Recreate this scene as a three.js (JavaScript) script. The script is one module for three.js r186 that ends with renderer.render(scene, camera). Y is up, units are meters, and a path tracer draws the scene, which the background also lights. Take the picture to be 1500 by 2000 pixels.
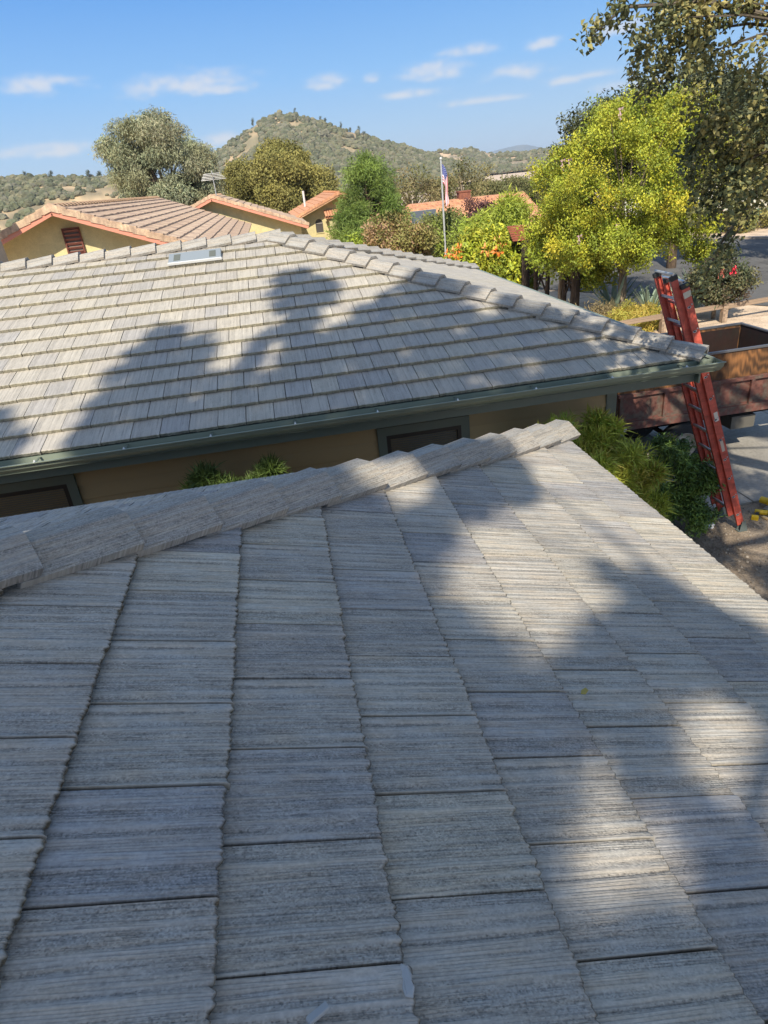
import * as THREE from 'three';
import { mergeGeometries, mergeVertices } from 'three/addons/utils/BufferGeometryUtils.js';

// ------------------------------------------------------------------ camera, sky, sun, exposure
const scene = new THREE.Scene();
const camera = new THREE.PerspectiveCamera(75.93, 0.75, 0.05, 20000);
const CY = 4.8;
{
  const m = new THREE.Matrix4().makeBasis(
    new THREE.Vector3(0.98184, -0.09532, 0.16401),
    new THREE.Vector3(0.15888, 0.88562, -0.43640),
    new THREE.Vector3(-0.10366, 0.45453, 0.88468));
  camera.quaternion.setFromRotationMatrix(m);
  camera.position.set(0, CY, 0);
}
scene.add(camera);
const renderer = new THREE.WebGLRenderer({ antialias: true });
renderer.toneMapping = THREE.LinearToneMapping;
renderer.toneMappingExposure = 1.5;
renderer.shadowMap.enabled = true;
renderer.shadowMap.type = THREE.PCFSoftShadowMap;
const SUN = new THREE.Vector3(-0.2185, 0.707, 0.6725).normalize();
const sun = new THREE.DirectionalLight(new THREE.Color().setRGB(1.0, 0.92, 0.77), 4.1);
sun.position.copy(SUN).multiplyScalar(80);
sun.castShadow = true;
sun.shadow.mapSize.set(4096, 4096);
Object.assign(sun.shadow.camera, { left: -45, right: 45, top: 45, bottom: -45, near: 1, far: 220 });
scene.add(sun, sun.target);

// ------------------------------------------------------------------ noise and random numbers
function rng(seed) { let s = seed >>> 0; return () => { s = (s + 0x6D2B79F5) >>> 0; let t = Math.imul(s ^ (s >>> 15), 1 | s); t = (t + Math.imul(t ^ (t >>> 7), 61 | t)) ^ t; return ((t ^ (t >>> 14)) >>> 0) / 4294967296; }; }
function hash2(x, y, s = 0) { let h = Math.imul(x | 0, 374761393) ^ Math.imul(y | 0, 668265263) ^ Math.imul(s | 0, 1442695041); h = Math.imul(h ^ (h >>> 13), 1274126177); return ((h ^ (h >>> 16)) >>> 0) / 4294967296; }
function vn(x, y, s = 0) { const xi = Math.floor(x), yi = Math.floor(y); let fx = x - xi, fy = y - yi; fx = fx * fx * (3 - 2 * fx); fy = fy * fy * (3 - 2 * fy); const a = hash2(xi, yi, s), b = hash2(xi + 1, yi, s), c = hash2(xi, yi + 1, s), d = hash2(xi + 1, yi + 1, s); return a + (b - a) * fx + (c - a) * fy + (a - b - c + d) * fx * fy; }
function fbm(x, y, s = 0, o = 4) { let v = 0, a = 0.5, n = 0; for (let i = 0; i < o; i++) { v += a * vn(x, y, s + i * 17); n += a; a *= 0.5; x *= 2.03; y *= 2.03; } return v / n; }
const sstep = (a, b, x) => { const t = Math.min(1, Math.max(0, (x - a) / (b - a))); return t * t * (3 - 2 * t); };
const lerp = (a, b, t) => a + (b - a) * t;
const V = (x, y, z) => new THREE.Vector3(x, y, z);
const lin = (r, g, b) => new THREE.Color().setRGB(r, g, b);

// ------------------------------------------------------------------ sky (computed, with thin cloud streaks)
{
  const W = 2048, H = 1024, d = new Float32Array(W * H * 4);
  const stops = [[-90, .2, .19, .17], [-3, .28, .31, .34], [0, .36, .45, .54], [3, .275, .42, .585], [7, .165, .35, .615], [12, .08, .25, .565], [25, .07, .20, .44], [55, .08, .17, .35], [90, .085, .165, .32]];
  // az (degrees right of -Z), elevation, half width, half height
  const streaks = [[-13.3, 7.7, 3.4, .7], [-3.9, 7.0, 6.1, 1.0], [6, 6.4, 1.9, .55], [-14.2, 3.8, 4.6, .5], [-2.5, 3.5, 2.2, .45], [13.8, 6.3, 3, .8], [16.3, 7.3, 2.7, .4], [19.7, 5.6, 2.7, .5], [24.3, 4.8, 3, .4], [21.5, 7.1, 1.5, .5], [26.5, 7.3, 2.6, .9], [9.2, 6.4, .8, .25], [-5, 3.2, 5, .3], [28, 4, 4, .3], [12, 5.1, 3, .3], [17, 4.2, 4, .25]];
  const r = rng(77);
  for (let i = 0; i < 70; i++) { const az = 38 + r() * 284; streaks.push([az > 180 ? az - 360 : az, 3 + r() * 14, 2 + r() * 5, .3 + r() * .7]); }
  for (let y = 0; y < H; y++) {
    const el = ((y + .5) / H - .5) * 180;
    let k = 0; while (k < stops.length - 2 && el > stops[k + 1][0]) k++;
    const A = stops[k], B = stops[k + 1], t = Math.min(1, Math.max(0, (el - A[0]) / (B[0] - A[0])));
    for (let x = 0; x < W; x++) {
      const th = ((x + .5) / W - .5) * 2 * Math.PI;      // atan2(z, x)
      let az = Math.atan2(Math.cos(th), -Math.sin(th)) * 180 / Math.PI;
      let c = 0; const ce = Math.cos(el * Math.PI / 180), ang = Math.acos(Math.max(-1, Math.min(1, SUN.x * Math.cos(th) * ce + SUN.y * Math.sin(el * Math.PI / 180) + SUN.z * Math.sin(th) * ce))) * 180 / Math.PI;
      const aur = el > 0 ? .45 * Math.exp(-ang / 42) + .8 * Math.exp(-ang / 8) : 0;      // glow of the air round the sun
      if (el > 1.5 && el < 20) for (const s of streaks) {
        let da = az - s[0]; if (da > 180) da -= 360; if (da < -180) da += 360;
        if (Math.abs(da) > s[2] * 2 || Math.abs(el - s[1]) > s[3] * 2.6) continue;
        const n = fbm(az * .55 + s[0], el * 2.6, 5, 4), n2 = fbm(az * 2.2, el * 5 + s[0], 9, 3);
        const dx = da / s[2], dy = (el - s[1] + (n - .5) * s[3] * 1.6) / s[3];
        const g = Math.exp(-(dx * dx * 1.3 + dy * dy * (dy < 0 ? 2.2 : 1.2)));
        const n3 = fbm(az * 1.1 + el * 2, el * 9, 13, 4); c = Math.max(c, sstep(.14, .9, g * (.3 + 1.1 * n) * (.55 + .8 * n2) * (.6 + .8 * n3)) * .75);
      }
      const i = (y * W + x) * 4;
      for (let q = 0; q < 3; q++) d[i + q] = lerp(lerp(A[q + 1], B[q + 1], t), [.52, .52, .54][q], c) + [1, .96, .9][q] * aur;
      d[i + 3] = 1;
    }
  }
  const tex = new THREE.DataTexture(d, W, H, THREE.RGBAFormat, THREE.FloatType);
  tex.mapping = THREE.EquirectangularReflectionMapping; tex.magFilter = THREE.LinearFilter; tex.minFilter = THREE.LinearFilter; tex.needsUpdate = true;
  scene.background = tex; scene.environment = tex; scene.environmentIntensity = 1; scene.backgroundIntensity = 1;
}
scene.fog = new THREE.FogExp2(lin(.60, .70, .82), 0.00013);

// ------------------------------------------------------------------ helpers
const taken = {};
function numbered(n) { if (!(n in taken)) { taken[n] = 0; return n; } taken[n]++; return n + '_' + String(taken[n]).padStart(3, '0'); }
function shad(o) { o.castShadow = true; o.receiveShadow = true; return o; }
function thing(name, label, category, pos = [0, 0, 0], turn = 0, group) {
  const o = new THREE.Group(); o.name = numbered(name); o.position.set(...pos); o.rotation.y = turn;
  o.userData = { label, category }; if (group) o.userData.group = group; scene.add(o); return o;
}
function part(name, geo, mat, parent) { const m = shad(new THREE.Mesh(geo, mat)); m.name = name; parent.add(m); return m; }
function tagged(mesh, label, category, group) { mesh.name = numbered(mesh.name); mesh.userData = { label, category }; if (group) mesh.userData.group = group; return mesh; }
function structure(name, geo, mat, label) { const m = part(numbered(name), geo, mat, scene); m.userData = { kind: 'structure', label, category: 'ground' }; return m; }
function box(w, h, d, x = 0, y = 0, z = 0) { return new THREE.BoxGeometry(w, h, d).translate(x, y, z); }
// box with small chamfered long edges
function cbox(w, h, d, x = 0, y = 0, z = 0, c = 0.006) {
  const s = new THREE.Shape(); const a = w / 2 - c, b = h / 2 - c;
  s.moveTo(-a, -b - c); s.lineTo(a, -b - c); s.lineTo(a + c, -b); s.lineTo(a + c, b); s.lineTo(a, b + c); s.lineTo(-a, b + c); s.lineTo(-a - c, b); s.lineTo(-a - c, -b); s.closePath();
  const g = new THREE.ExtrudeGeometry(s, { depth: d - 2 * c, bevelEnabled: true, bevelThickness: c, bevelSize: 0.0001, bevelSegments: 1 });
  g.translate(x, y, z - d / 2 + c); return g;
}
function bar(p, q, w, h, up = V(0, 1, 0)) {       // box beam from p to q
  const d = q.clone().sub(p), L = d.length(); d.normalize();
  let x = up.clone().cross(d); if (x.lengthSq() < 1e-6) x = V(1, 0, 0).cross(d); x.normalize(); const y = d.clone().cross(x);
  const g = new THREE.BoxGeometry(w, h, L);
  g.applyMatrix4(new THREE.Matrix4().makeBasis(x, y, d)); g.translate((p.x + q.x) / 2, (p.y + q.y) / 2, (p.z + q.z) / 2); return g;
}
function tube(pts, r0, r1, seg = 6, cap = false) {   // tapered tube along points
  const pos = [], idx = [], uv = []; const n = pts.length; let px = V(1, 0, 0);
  for (let i = 0; i < n; i++) {
    const t = pts[Math.min(n - 1, i + 1)].clone().sub(pts[Math.max(0, i - 1)]).normalize();
    px = px.clone().sub(t.clone().multiplyScalar(px.dot(t))); if (px.lengthSq() < 1e-6) px = V(0, 0, 1).cross(t); px.normalize();
    const py = t.clone().cross(px), r = Array.isArray(r0) ? r0[i] : lerp(r0, r1, i / (n - 1));
    for (let j = 0; j <= seg; j++) { const a = j / seg * 2 * Math.PI; const q = pts[i].clone().addScaledVector(px, Math.cos(a) * r).addScaledVector(py, Math.sin(a) * r); pos.push(q.x, q.y, q.z); uv.push(j / seg, i / (n - 1)); }
  }
  for (let i = 0; i < n - 1; i++) for (let j = 0; j < seg; j++) { const a = i * (seg + 1) + j, b = a + seg + 1; idx.push(a, a + 1, b, b, a + 1, b + 1); }
  const g = new THREE.BufferGeometry(); g.setAttribute('position', new THREE.Float32BufferAttribute(pos, 3)); g.setAttribute('uv', new THREE.Float32BufferAttribute(uv, 2)); g.setIndex(idx); g.computeVertexNormals(); return g;
}
function clean(g) { const q = g.index ? g.toNonIndexed() : g; for (const k of Object.keys(q.attributes)) if (!['position', 'normal', 'uv'].includes(k)) q.deleteAttribute(k); if (!q.attributes.uv) q.setAttribute('uv', new THREE.Float32BufferAttribute(new Float32Array(q.attributes.position.count * 2), 2)); if (!q.attributes.normal) q.computeVertexNormals(); return q; }
function merge(list) { return mergeGeometries(list.map(clean)); }
function geo(pos, uv, idx) { const g = new THREE.BufferGeometry(); g.setAttribute('position', new THREE.Float32BufferAttribute(pos, 3)); if (uv) g.setAttribute('uv', new THREE.Float32BufferAttribute(uv, 2)); if (idx) g.setIndex(idx); g.computeVertexNormals(); return g; }
function quad(a, b, c, d) { return geo([...a, ...b, ...c, ...d], [0, 0, 1, 0, 1, 1, 0, 1], [0, 1, 2, 0, 2, 3]); }
function prism(shapePts, depth) { const s = new THREE.Shape(shapePts.map(p => new THREE.Vector2(p[0], p[1]))); return new THREE.ExtrudeGeometry(s, { depth, bevelEnabled: false }); }
function dataTex(W, H, fn, srgb = true, rx = 1, ry = 1) {
  const d = new Uint8Array(W * H * 4), o = [0, 0, 0];
  for (let y = 0; y < H; y++) for (let x = 0; x < W; x++) { fn(x / W, y / H, o, x, y); const i = (y * W + x) * 4; for (let k = 0; k < 3; k++) d[i + k] = Math.max(0, Math.min(255, o[k] * 255)); d[i + 3] = 255; }
  const t = new THREE.DataTexture(d, W, H, THREE.RGBAFormat); t.magFilter = THREE.LinearFilter; t.minFilter = THREE.LinearMipmapLinearFilter; t.generateMipmaps = true; t.wrapS = t.wrapT = THREE.RepeatWrapping; t.repeat.set(rx, ry); if (srgb) t.colorSpace = THREE.SRGBColorSpace; t.needsUpdate = true; return t;
}
const std = (c, rough = .8, o = {}) => new THREE.MeshStandardMaterial({ color: c, roughness: rough, side: THREE.DoubleSide, ...o });
// world-scaled uv from positions by dominant normal axis (metres * k)
function worldUV(g, k = 1) { const q = g.index ? g.toNonIndexed() : g; q.computeVertexNormals(); const p = q.attributes.position, n = q.attributes.normal, uv = new Float32Array(p.count * 2); for (let i = 0; i < p.count; i++) { const ax = Math.abs(n.getX(i)), ay = Math.abs(n.getY(i)), az = Math.abs(n.getZ(i)); let u, v; if (ay >= ax && ay >= az) { u = p.getX(i); v = p.getZ(i); } else if (ax > az) { u = p.getZ(i); v = p.getY(i); } else { u = p.getX(i); v = p.getY(i); } uv[i * 2] = u * k; uv[i * 2 + 1] = v * k; } q.setAttribute('uv', new THREE.BufferAttribute(uv, 2)); return q; }

// ------------------------------------------------------------------ concrete roof tile materials
const TW = 0.2838, TE = 0.37, TL = 0.415, FE = 0.33;          // tile width, exposure, length
// bands of the raked face: a along the slope, b across
const band = (a, b, s) => .62 * vn(a * 1.3, b * 66, s) + .38 * vn(a * 4, b * 150, s + 3);
const tileTex = [11, 47].map(s => {
  const N = 1024, hgt = new Float32Array(N * N), shade = new Float32Array(N * N);
  for (let y = 0; y < N; y++) for (let x = 0; x < N; x++) {
    const a = x / N * .83, b = y / N * (TW * 2);
    const B = band(a, b, s), rough = sstep(.66, .34, B);
    const s2 = vn(a * 22, b * 420, s + 5), s3 = vn(a * 260, b * 330, s + 6), s4 = vn(a * 120, b * 170, s + 11);
    const line = Math.max(sstep(.62, .76, vn(a * 6, b * 330, s + 7)) * sstep(.36, .6, vn(a * 26, b * 70, s + 8)), .8 * sstep(.64, .78, vn(a * 9, b * 520, s + 14)) * sstep(.42, .6, vn(a * 18, b * 90, s + 15))) * (.25 + .75 * rough);
    const pit = sstep(.74, .9, vn(a * 210, b * 300, s + 9)) * rough;
    const i = y * N + x;
    const comb = .5 + .5 * Math.sin(6.2832 * (b * 118 + 2.2 * vn(a * 1.2, b * 26, s + 16) + .5 * vn(a * 9, b * 60, s + 17))), gro = sstep(.35, 0, comb) * sstep(.2, .5, vn(a * 12, b * 50, s + 18));
    hgt[i] = .36 + .30 * B + .08 * (s2 - .5) + (.12 + .16 * rough) * (s3 - .5) + .12 * rough * (s4 - .5) - .22 * gro - .22 * line - .25 * pit;
    const stain = fbm(a * 9, b * 12, s + 21, 3) - .5;
    shade[i] = .88 + .19 * (B - .5) + .05 * (s2 - .5) + .13 * (s3 - .5) * (.5 + rough) + .09 * (s4 - .5) - .07 * gro - .11 * line - .12 * pit + .07 * stain + (hash2(x >> 1, y >> 1, s) > .9995 ? .2 : 0);
  }
  return {
    map: dataTex(N, N, (u, v, o, x, y) => { const k = shade[y * N + x]; const w = vn(u * 9, v * 60, s + 31) - .5; o[0] = k * (1 + .05 * w); o[1] = k * (.995); o[2] = k * (.985 - .06 * w); }),
    plain: dataTex(N, N, (u, v, o, x, y) => { const k = .88 + (shade[y * N + x] - .88) * .55; o[0] = k; o[1] = k * .995; o[2] = k * .985; }),
    bump: dataTex(N, N, (u, v, o, x, y) => { o[0] = o[1] = o[2] = hgt[y * N + x]; }, false),
  };
});
const tints = [[.62, .57, .49], [.57, .525, .46], [.52, .485, .445], [.60, .55, .48], [.49, .465, .445], [.65, .59, .49], [.56, .51, .45]];
const tileMats = [];
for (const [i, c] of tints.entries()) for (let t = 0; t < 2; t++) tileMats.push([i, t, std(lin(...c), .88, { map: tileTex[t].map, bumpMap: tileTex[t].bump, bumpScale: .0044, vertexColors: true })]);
const farMats = tileMats.map(([i, t, m]) => { const c = m.clone(); c.map = tileTex[t].plain; c.color.lerp(lin(.585, .54, .47), .25); return [i, t, c]; });
const capMat = [0, 1, 2].map(i => std(lin(...[[.52, .485, .43], [.485, .455, .41], [.55, .51, .455]][i]), .88, { map: tileTex[i % 2].map, bumpMap: tileTex[i % 2].bump, bumpScale: .0025 }));
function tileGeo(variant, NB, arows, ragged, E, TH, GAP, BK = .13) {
  const t = variant & 1, wu = (variant >> 1) & 1, wv = (variant >> 2) & 1, s = [11, 47][t];
  const a0 = wu * .415, b0 = wv * TW, w = TW - GAP;
  const pos = [], uv = [], col = [], idx = [];
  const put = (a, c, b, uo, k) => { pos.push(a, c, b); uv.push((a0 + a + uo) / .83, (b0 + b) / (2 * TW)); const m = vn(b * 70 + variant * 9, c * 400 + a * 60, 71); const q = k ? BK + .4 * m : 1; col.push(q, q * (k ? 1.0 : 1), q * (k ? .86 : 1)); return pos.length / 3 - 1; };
  const butt = [], rel = [];
  for (let j = 0; j <= NB; j++) { const b = j / NB * w; const B = band(a0, b0 + b, s); butt.push(ragged * ((.5 - B) * 1.9 + (vn(b * 150, variant, 33) - .5) * .9 + (vn(b * 45, variant, 34) - .5) * .5)); rel.push((B - .5) * .0058); }
  const R = arows.length;
  for (let i = 0; i < R; i++) for (let j = 0; j <= NB; j++) {
    const b = .002 + j / NB * w; let a = arows[i], c;
    const Bl = (band(a0 + a, b0 + j / NB * w, s) - .5) * .0058;
    c = -(TH - .002) * a / E + Bl;
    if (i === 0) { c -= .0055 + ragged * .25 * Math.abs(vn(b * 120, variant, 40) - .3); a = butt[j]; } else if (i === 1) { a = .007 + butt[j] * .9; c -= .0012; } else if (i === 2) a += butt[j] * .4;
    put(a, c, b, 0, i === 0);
  }
  for (let i = 0; i < R - 1; i++) for (let j = 0; j < NB; j++) { const p = i * (NB + 1) + j, q = p + NB + 1; idx.push(p, p + 1, q, q, p + 1, q + 1); }
  let base = pos.length / 3;                          // butt face, broken and uneven
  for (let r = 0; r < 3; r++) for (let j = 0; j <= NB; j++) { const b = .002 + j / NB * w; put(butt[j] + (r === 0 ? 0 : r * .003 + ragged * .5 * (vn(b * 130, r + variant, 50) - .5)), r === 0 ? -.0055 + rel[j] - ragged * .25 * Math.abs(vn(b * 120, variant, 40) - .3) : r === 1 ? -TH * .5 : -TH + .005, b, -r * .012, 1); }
  for (let r = 0; r < 2; r++) for (let j = 0; j < NB; j++) { const p = base + r * (NB + 1) + j, q = p + NB + 1; idx.push(p, q, p + 1, q, q + 1, p + 1); }
  base = pos.length / 3;                              // the two sides
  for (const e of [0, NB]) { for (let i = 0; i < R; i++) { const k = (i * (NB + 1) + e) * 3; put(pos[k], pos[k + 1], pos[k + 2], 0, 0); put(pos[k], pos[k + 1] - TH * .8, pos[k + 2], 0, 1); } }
  for (let e = 0; e < 2; e++) for (let i = 0; i < R - 1; i++) { const p = base + e * R * 2 + i * 2; if (e) idx.push(p, p + 1, p + 2, p + 2, p + 1, p + 3); else idx.push(p, p + 2, p + 1, p + 1, p + 2, p + 3); }
  const g = geo(pos, uv, idx); g.setAttribute('color', new THREE.Float32BufferAttribute(col, 3)); return g;
}
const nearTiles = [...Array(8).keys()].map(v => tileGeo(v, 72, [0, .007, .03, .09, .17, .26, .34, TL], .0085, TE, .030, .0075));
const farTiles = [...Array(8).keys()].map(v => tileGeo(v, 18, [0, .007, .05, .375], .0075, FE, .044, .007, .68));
// keep the side of a plane (local coordinates) where n.p + d >= 0
function clipGeo(g, n, d) {
  const s = g.index ? g.toNonIndexed() : g.clone(), names = Object.keys(s.attributes), out = {}; for (const k of names) out[k] = [];
  const at = (i) => { const o = {}; for (const k of names) { const A = s.attributes[k]; o[k] = []; for (let c = 0; c < A.itemSize; c++) o[k].push(A.array[i * A.itemSize + c]); } o.D = n.x * o.position[0] + n.y * o.position[1] + n.z * o.position[2] + d; return o; };
  const mix = (p, q) => { const t = p.D / (p.D - q.D), o = { D: 0 }; for (const k of names) o[k] = p[k].map((v, i) => lerp(v, q[k][i], t)); return o; };
  for (let f = 0; f < s.attributes.position.count; f += 3) {
    const tri = [at(f), at(f + 1), at(f + 2)]; let poly = [];
    for (let i = 0; i < 3; i++) { const p = tri[i], q = tri[(i + 1) % 3]; if (p.D >= 0) poly.push(p); if ((p.D >= 0) !== (q.D >= 0)) poly.push(mix(p, q)); }
    for (let i = 1; i + 1 < poly.length; i++) for (const v of [poly[0], poly[i], poly[i + 1]]) for (const k of names) out[k].push(...v[k]);
  }
  if (!out.position.length) return null;
  const r = new THREE.BufferGeometry(); for (const k of names) r.setAttribute(k, new THREE.Float32BufferAttribute(out[k], s.attributes[k].itemSize)); return r;
}
// one slope of tiles: O is a point of the eave edge, A up the slope, N out of it, B along the eave
function tileSlope(parent, O, A, N, B, courses, rangeFn, offFn, geos, planes, seed, o = {}) {
  const E = o.e || TE;
  const r = rng(seed), M = new THREE.Matrix4().makeBasis(A, N, B), q0 = new THREE.Quaternion().setFromRotationMatrix(M); const merged = [];
  for (let c = 0; c < courses; c++) {
    const [b0, b1] = rangeFn(c); const off = offFn(c);
    for (let k = Math.ceil((b0 - off) / TW); k * TW + off < b1; k++) {
      const variant = Math.floor(r() * 8), t = variant & 1; let ti = Math.floor(r() * tints.length); if (r() < .25) ti = 1;
      const mat = (o.mats || tileMats).find(m => m[0] === ti && m[1] === t)[2];
      const jig = [(r() - .5) * .006, (r() - .5) * .0025, (r() - .5) * .002];
      const pos = O.clone().addScaledVector(A, c * E + jig[0]).addScaledVector(N, jig[1] * .5 + .0006 * (k & 1)).addScaledVector(B, k * TW + off + jig[2]);
      const q = q0.clone().multiply(new THREE.Quaternion().setFromEuler(new THREE.Euler((r() - .5) * .004, (r() - .5) * .008, (r() - .5) * .004)));
      const mw = new THREE.Matrix4().compose(pos, q, V(1, 1, 1)); let g = geos[variant], cut = false;
      for (const P of planes) {
        let mn = 1e9, mx = -1e9;
        for (const a of [-.01, TL]) for (const b of [0, TW]) { const D = P.distanceToPoint(V(a, 0, b).applyMatrix4(mw)); mn = Math.min(mn, D); mx = Math.max(mx, D); }
        if (mx < 0.02) { g = null; break; }
        if (mn < 0) { const L = P.clone().applyMatrix4(mw.clone().invert()); g = clipGeo(g, L.normal, L.constant); cut = true; if (!g) break; }
      }
      if (!g) continue;
      if (o.merge) { merged.push(g.clone().applyMatrix4(mw)); continue; }
      const m = part('roof_tile', g, mat, parent); m.position.copy(pos); m.quaternion.copy(q);
    }
  }
  return merged;
}
function capGeo(L, hw, drop, th, tip) {            // angular hip or ridge cap: a along (0 = exposed low end)
  const out = [[-hw, -drop], [-hw * .40, -.010], [-hw * .32, 0], [hw * .32, 0], [hw * .40, -.010], [hw, -drop]];
  const inn = out.map(([b, c]) => [b * (1 - th / hw * .55), c - th]);
  const pos = [], uv = [], add = (p, q, r, s) => { const k = pos.length / 3; for (const v of [p, q, r, s]) { pos.push(v[0], v[1], v[2]); uv.push(.1 + v[0] * 1.15, .3 + v[2] * 1.7 + v[1] * .8); } return [k, k + 2, k + 1, k, k + 3, k + 2]; };
  const idx = []; const rows = 5;
  const P = (i, prof, f) => { const a = f * L; return [a + (f === 0 ? (hash2(i, prof === out ? 1 : 2, tip) - .5) * .006 : 0), prof[i][1] - f * .046 + (hash2(i, Math.round(f * 9), tip) - .5) * .002, prof[i][0] * (1.03 - .17 * f)]; };
  for (let r = 0; r < rows; r++) { const f0 = r / rows, f1 = (r + 1) / rows; for (let i = 0; i < 5; i++) { idx.push(...add(P(i, out, f0), P(i, out, f1), P(i + 1, out, f1), P(i + 1, out, f0))); idx.push(...add(P(i, inn, f0), P(i + 1, inn, f0), P(i + 1, inn, f1), P(i, inn, f1))); }
    idx.push(...add(P(0, out, f0), P(0, inn, f0), P(0, inn, f1), P(0, out, f1))); idx.push(...add(P(5, out, f1), P(5, inn, f1), P(5, inn, f0), P(5, out, f0))); }
  for (const f of [0, 1]) for (let i = 0; i < 5; i++) idx.push(...add(P(i, out, f), P(i + 1, out, f), P(i + 1, inn, f), P(i, inn, f)));
  return geo(pos, uv, idx);
}
const capGeos = [1, 2, 3, 4].map(s => capGeo(.43, .17, .094, .032, s));
function capRow(parent, name, p0, p1, lift, expo, seed) {      // caps overlap downwards from p1 (high) to p0 (low)
  const r = rng(seed), A = p1.clone().sub(p0), L = A.length(); A.normalize(); const B = A.clone().cross(V(0, 1, 0)).normalize(), N = B.clone().cross(A).normalize();
  const q0 = new THREE.Quaternion().setFromRotationMatrix(new THREE.Matrix4().makeBasis(A, N, B));
  const n = Math.round(L / expo), e = L / n;
  for (let k = 0; k < n; k++) {
    const m = part(name, capGeos[k & 3], capMat[Math.floor(r() * 3)], parent);
    m.position.copy(p0).addScaledVector(A, k * e + (r() - .5) * .01).addScaledVector(N, lift + (r() - .5) * .006);
    m.quaternion.copy(q0).multiply(new THREE.Quaternion().setFromEuler(new THREE.Euler((r() - .5) * .03, (r() - .5) * .02, (r() - .5) * .012)));
  }
}

// ------------------------------------------------------------------ materials shared by several things
const speck = (s, base, amp, fx, fy) => dataTex(512, 512, (u, v, o) => { const n = fbm(u * fx, v * fy, s, 5), m = vn(u * fx * 22, v * fy * 22, s + 9), k = 1 + amp * ((n - .5) * 1.6 + (m - .5) * .9); for (let i = 0; i < 3; i++) o[i] = Math.pow(Math.max(0, base[i] * k), 1 / 2.2); });
const bumpTex = (s, f) => dataTex(512, 512, (u, v, o) => { o[0] = o[1] = o[2] = .5 + (fbm(u * f, v * f, s, 4) - .5) * .9; }, false);
const grit = bumpTex(91, 60), soft = bumpTex(92, 18);
const M = {
  green: std(lin(.245, .28, .22), .38), greenTrim: std(lin(.115, .145, .118), .5), gutterIn: std(lin(.12, .145, .115), .6),
  siding: [0, 1, 2].map(i => std(lin(.42 - i * .02, .32 - i * .018, .165 - i * .01), .75, { bumpMap: soft, bumpScale: .001 })),
  bronze: std(lin(.03, .028, .026), .45, { metalness: .3 }), blind: std(lin(.24, .20, .17), .7), soffit: std(lin(.33, .27, .16), .8),
  glass: new THREE.MeshPhysicalMaterial({ color: lin(.9, .92, .92), roughness: .04, transmission: 1, thickness: 0, ior: 1.5, side: THREE.DoubleSide }),
  felt: std(lin(.10, .095, .09), .95), stuccoWall: std(lin(.52, .41, .23), .9),
  white: std(lin(.62, .62, .60), .6), alu: std(lin(.62, .63, .64), .34, { metalness: .85 }), aluDull: std(lin(.46, .46, .45), .5, { metalness: .5 }),
  black: std(lin(.018, .018, .018), .6), rubber: std(lin(.022, .022, .022), .85), ventMetal: std(lin(.30, .33, .34), .5, { metalness: .2 }),
};
// ------------------------------------------------------------------ ground, drive, road
{
  const n = 150, pos = [], uv = [], idx = [];
  for (let j = 0; j <= n; j++) for (let i = 0; i <= n; i++) {
    const f = t => Math.sign(t) * (Math.abs(t) * 60 + Math.pow(Math.abs(t), 5) * 9940);
    const x = f(i / n * 2 - 1), z = f(j / n * 2 - 1) - 10;
    const dip = -2.6 * sstep(7, 15, x) * sstep(-41, -50, z) - 3 * sstep(-60, -110, z);
    pos.push(x, dip, z); uv.push(x / 3, z / 3);
  }
  for (let j = 0; j < n; j++) for (let i = 0; i < n; i++) { const a = j * (n + 1) + i; idx.push(a, a + n + 1, a + 1, a + 1, a + n + 1, a + n + 2); }
  structure('ground', geo(pos, uv, idx), std(lin(.72, .56, .42), .95, { map: speck(3, [.80, .78, .74], .5, 6, 6), bumpMap: grit, bumpScale: .012 }), 'pale tan gravelly ground around the houses');
}
const concreteTex = speck(8, [.80, .79, .76], .28, 4, 4);
{ // concrete drive, poured in slabs with open joints
  const drive = new THREE.Group(); drive.name = 'driveway'; drive.userData = { kind: 'structure', label: 'grey concrete driveway under the rusty dump trailer', category: 'driveway' }; scene.add(drive);
  const m = [0, 1].map(i => std(lin(.40 - i * .03, .375 - i * .03, .34 - i * .03), .9, { map: concreteTex, bumpMap: grit, bumpScale: .003 }));
  for (let i = 0; i < 4; i++) for (let j = 0; j < 3; j++) { const x0 = 3.85 + i * 2.5, z0 = -7.7 - j * 2.6; const s = part('slab', worldUV(cbox(2.488, .08, 2.588, x0 + 1.25, .0, z0 - 1.3, .008), .4), m[(i + j) & 1], drive); }
  part('joint_filler', box(10.1, .03, 7.9, 8.85, -.012, -11.6), std(lin(.05, .045, .04), 1), drive);
}
structure('gravel_yard', worldUV(geo([1.4, .012, 4, 16, .012, 4, 16, .012, -7.695, 1.4, .012, -7.695], null, [0, 1, 2, 0, 2, 3]), .5), std(lin(.27, .215, .16), .95, { map: speck(13, [.85, .82, .78], .7, 9, 9), bumpMap: grit, bumpScale: .02 }), 'brown gravel yard at the foot of the red ladder');
structure('side_yard', worldUV(geo([-9, .010, -4.2, 3.8, .010, -4.2, 3.8, .010, -7.05, -9, .010, -7.05], null, [0, 1, 2, 0, 2, 3]), .5), std(lin(.14, .11, .08), .95, { map: speck(15, [.8, .8, .8], .6, 9, 9), bumpMap: grit, bumpScale: .02 }), 'bare brown soil between the two houses');
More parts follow.
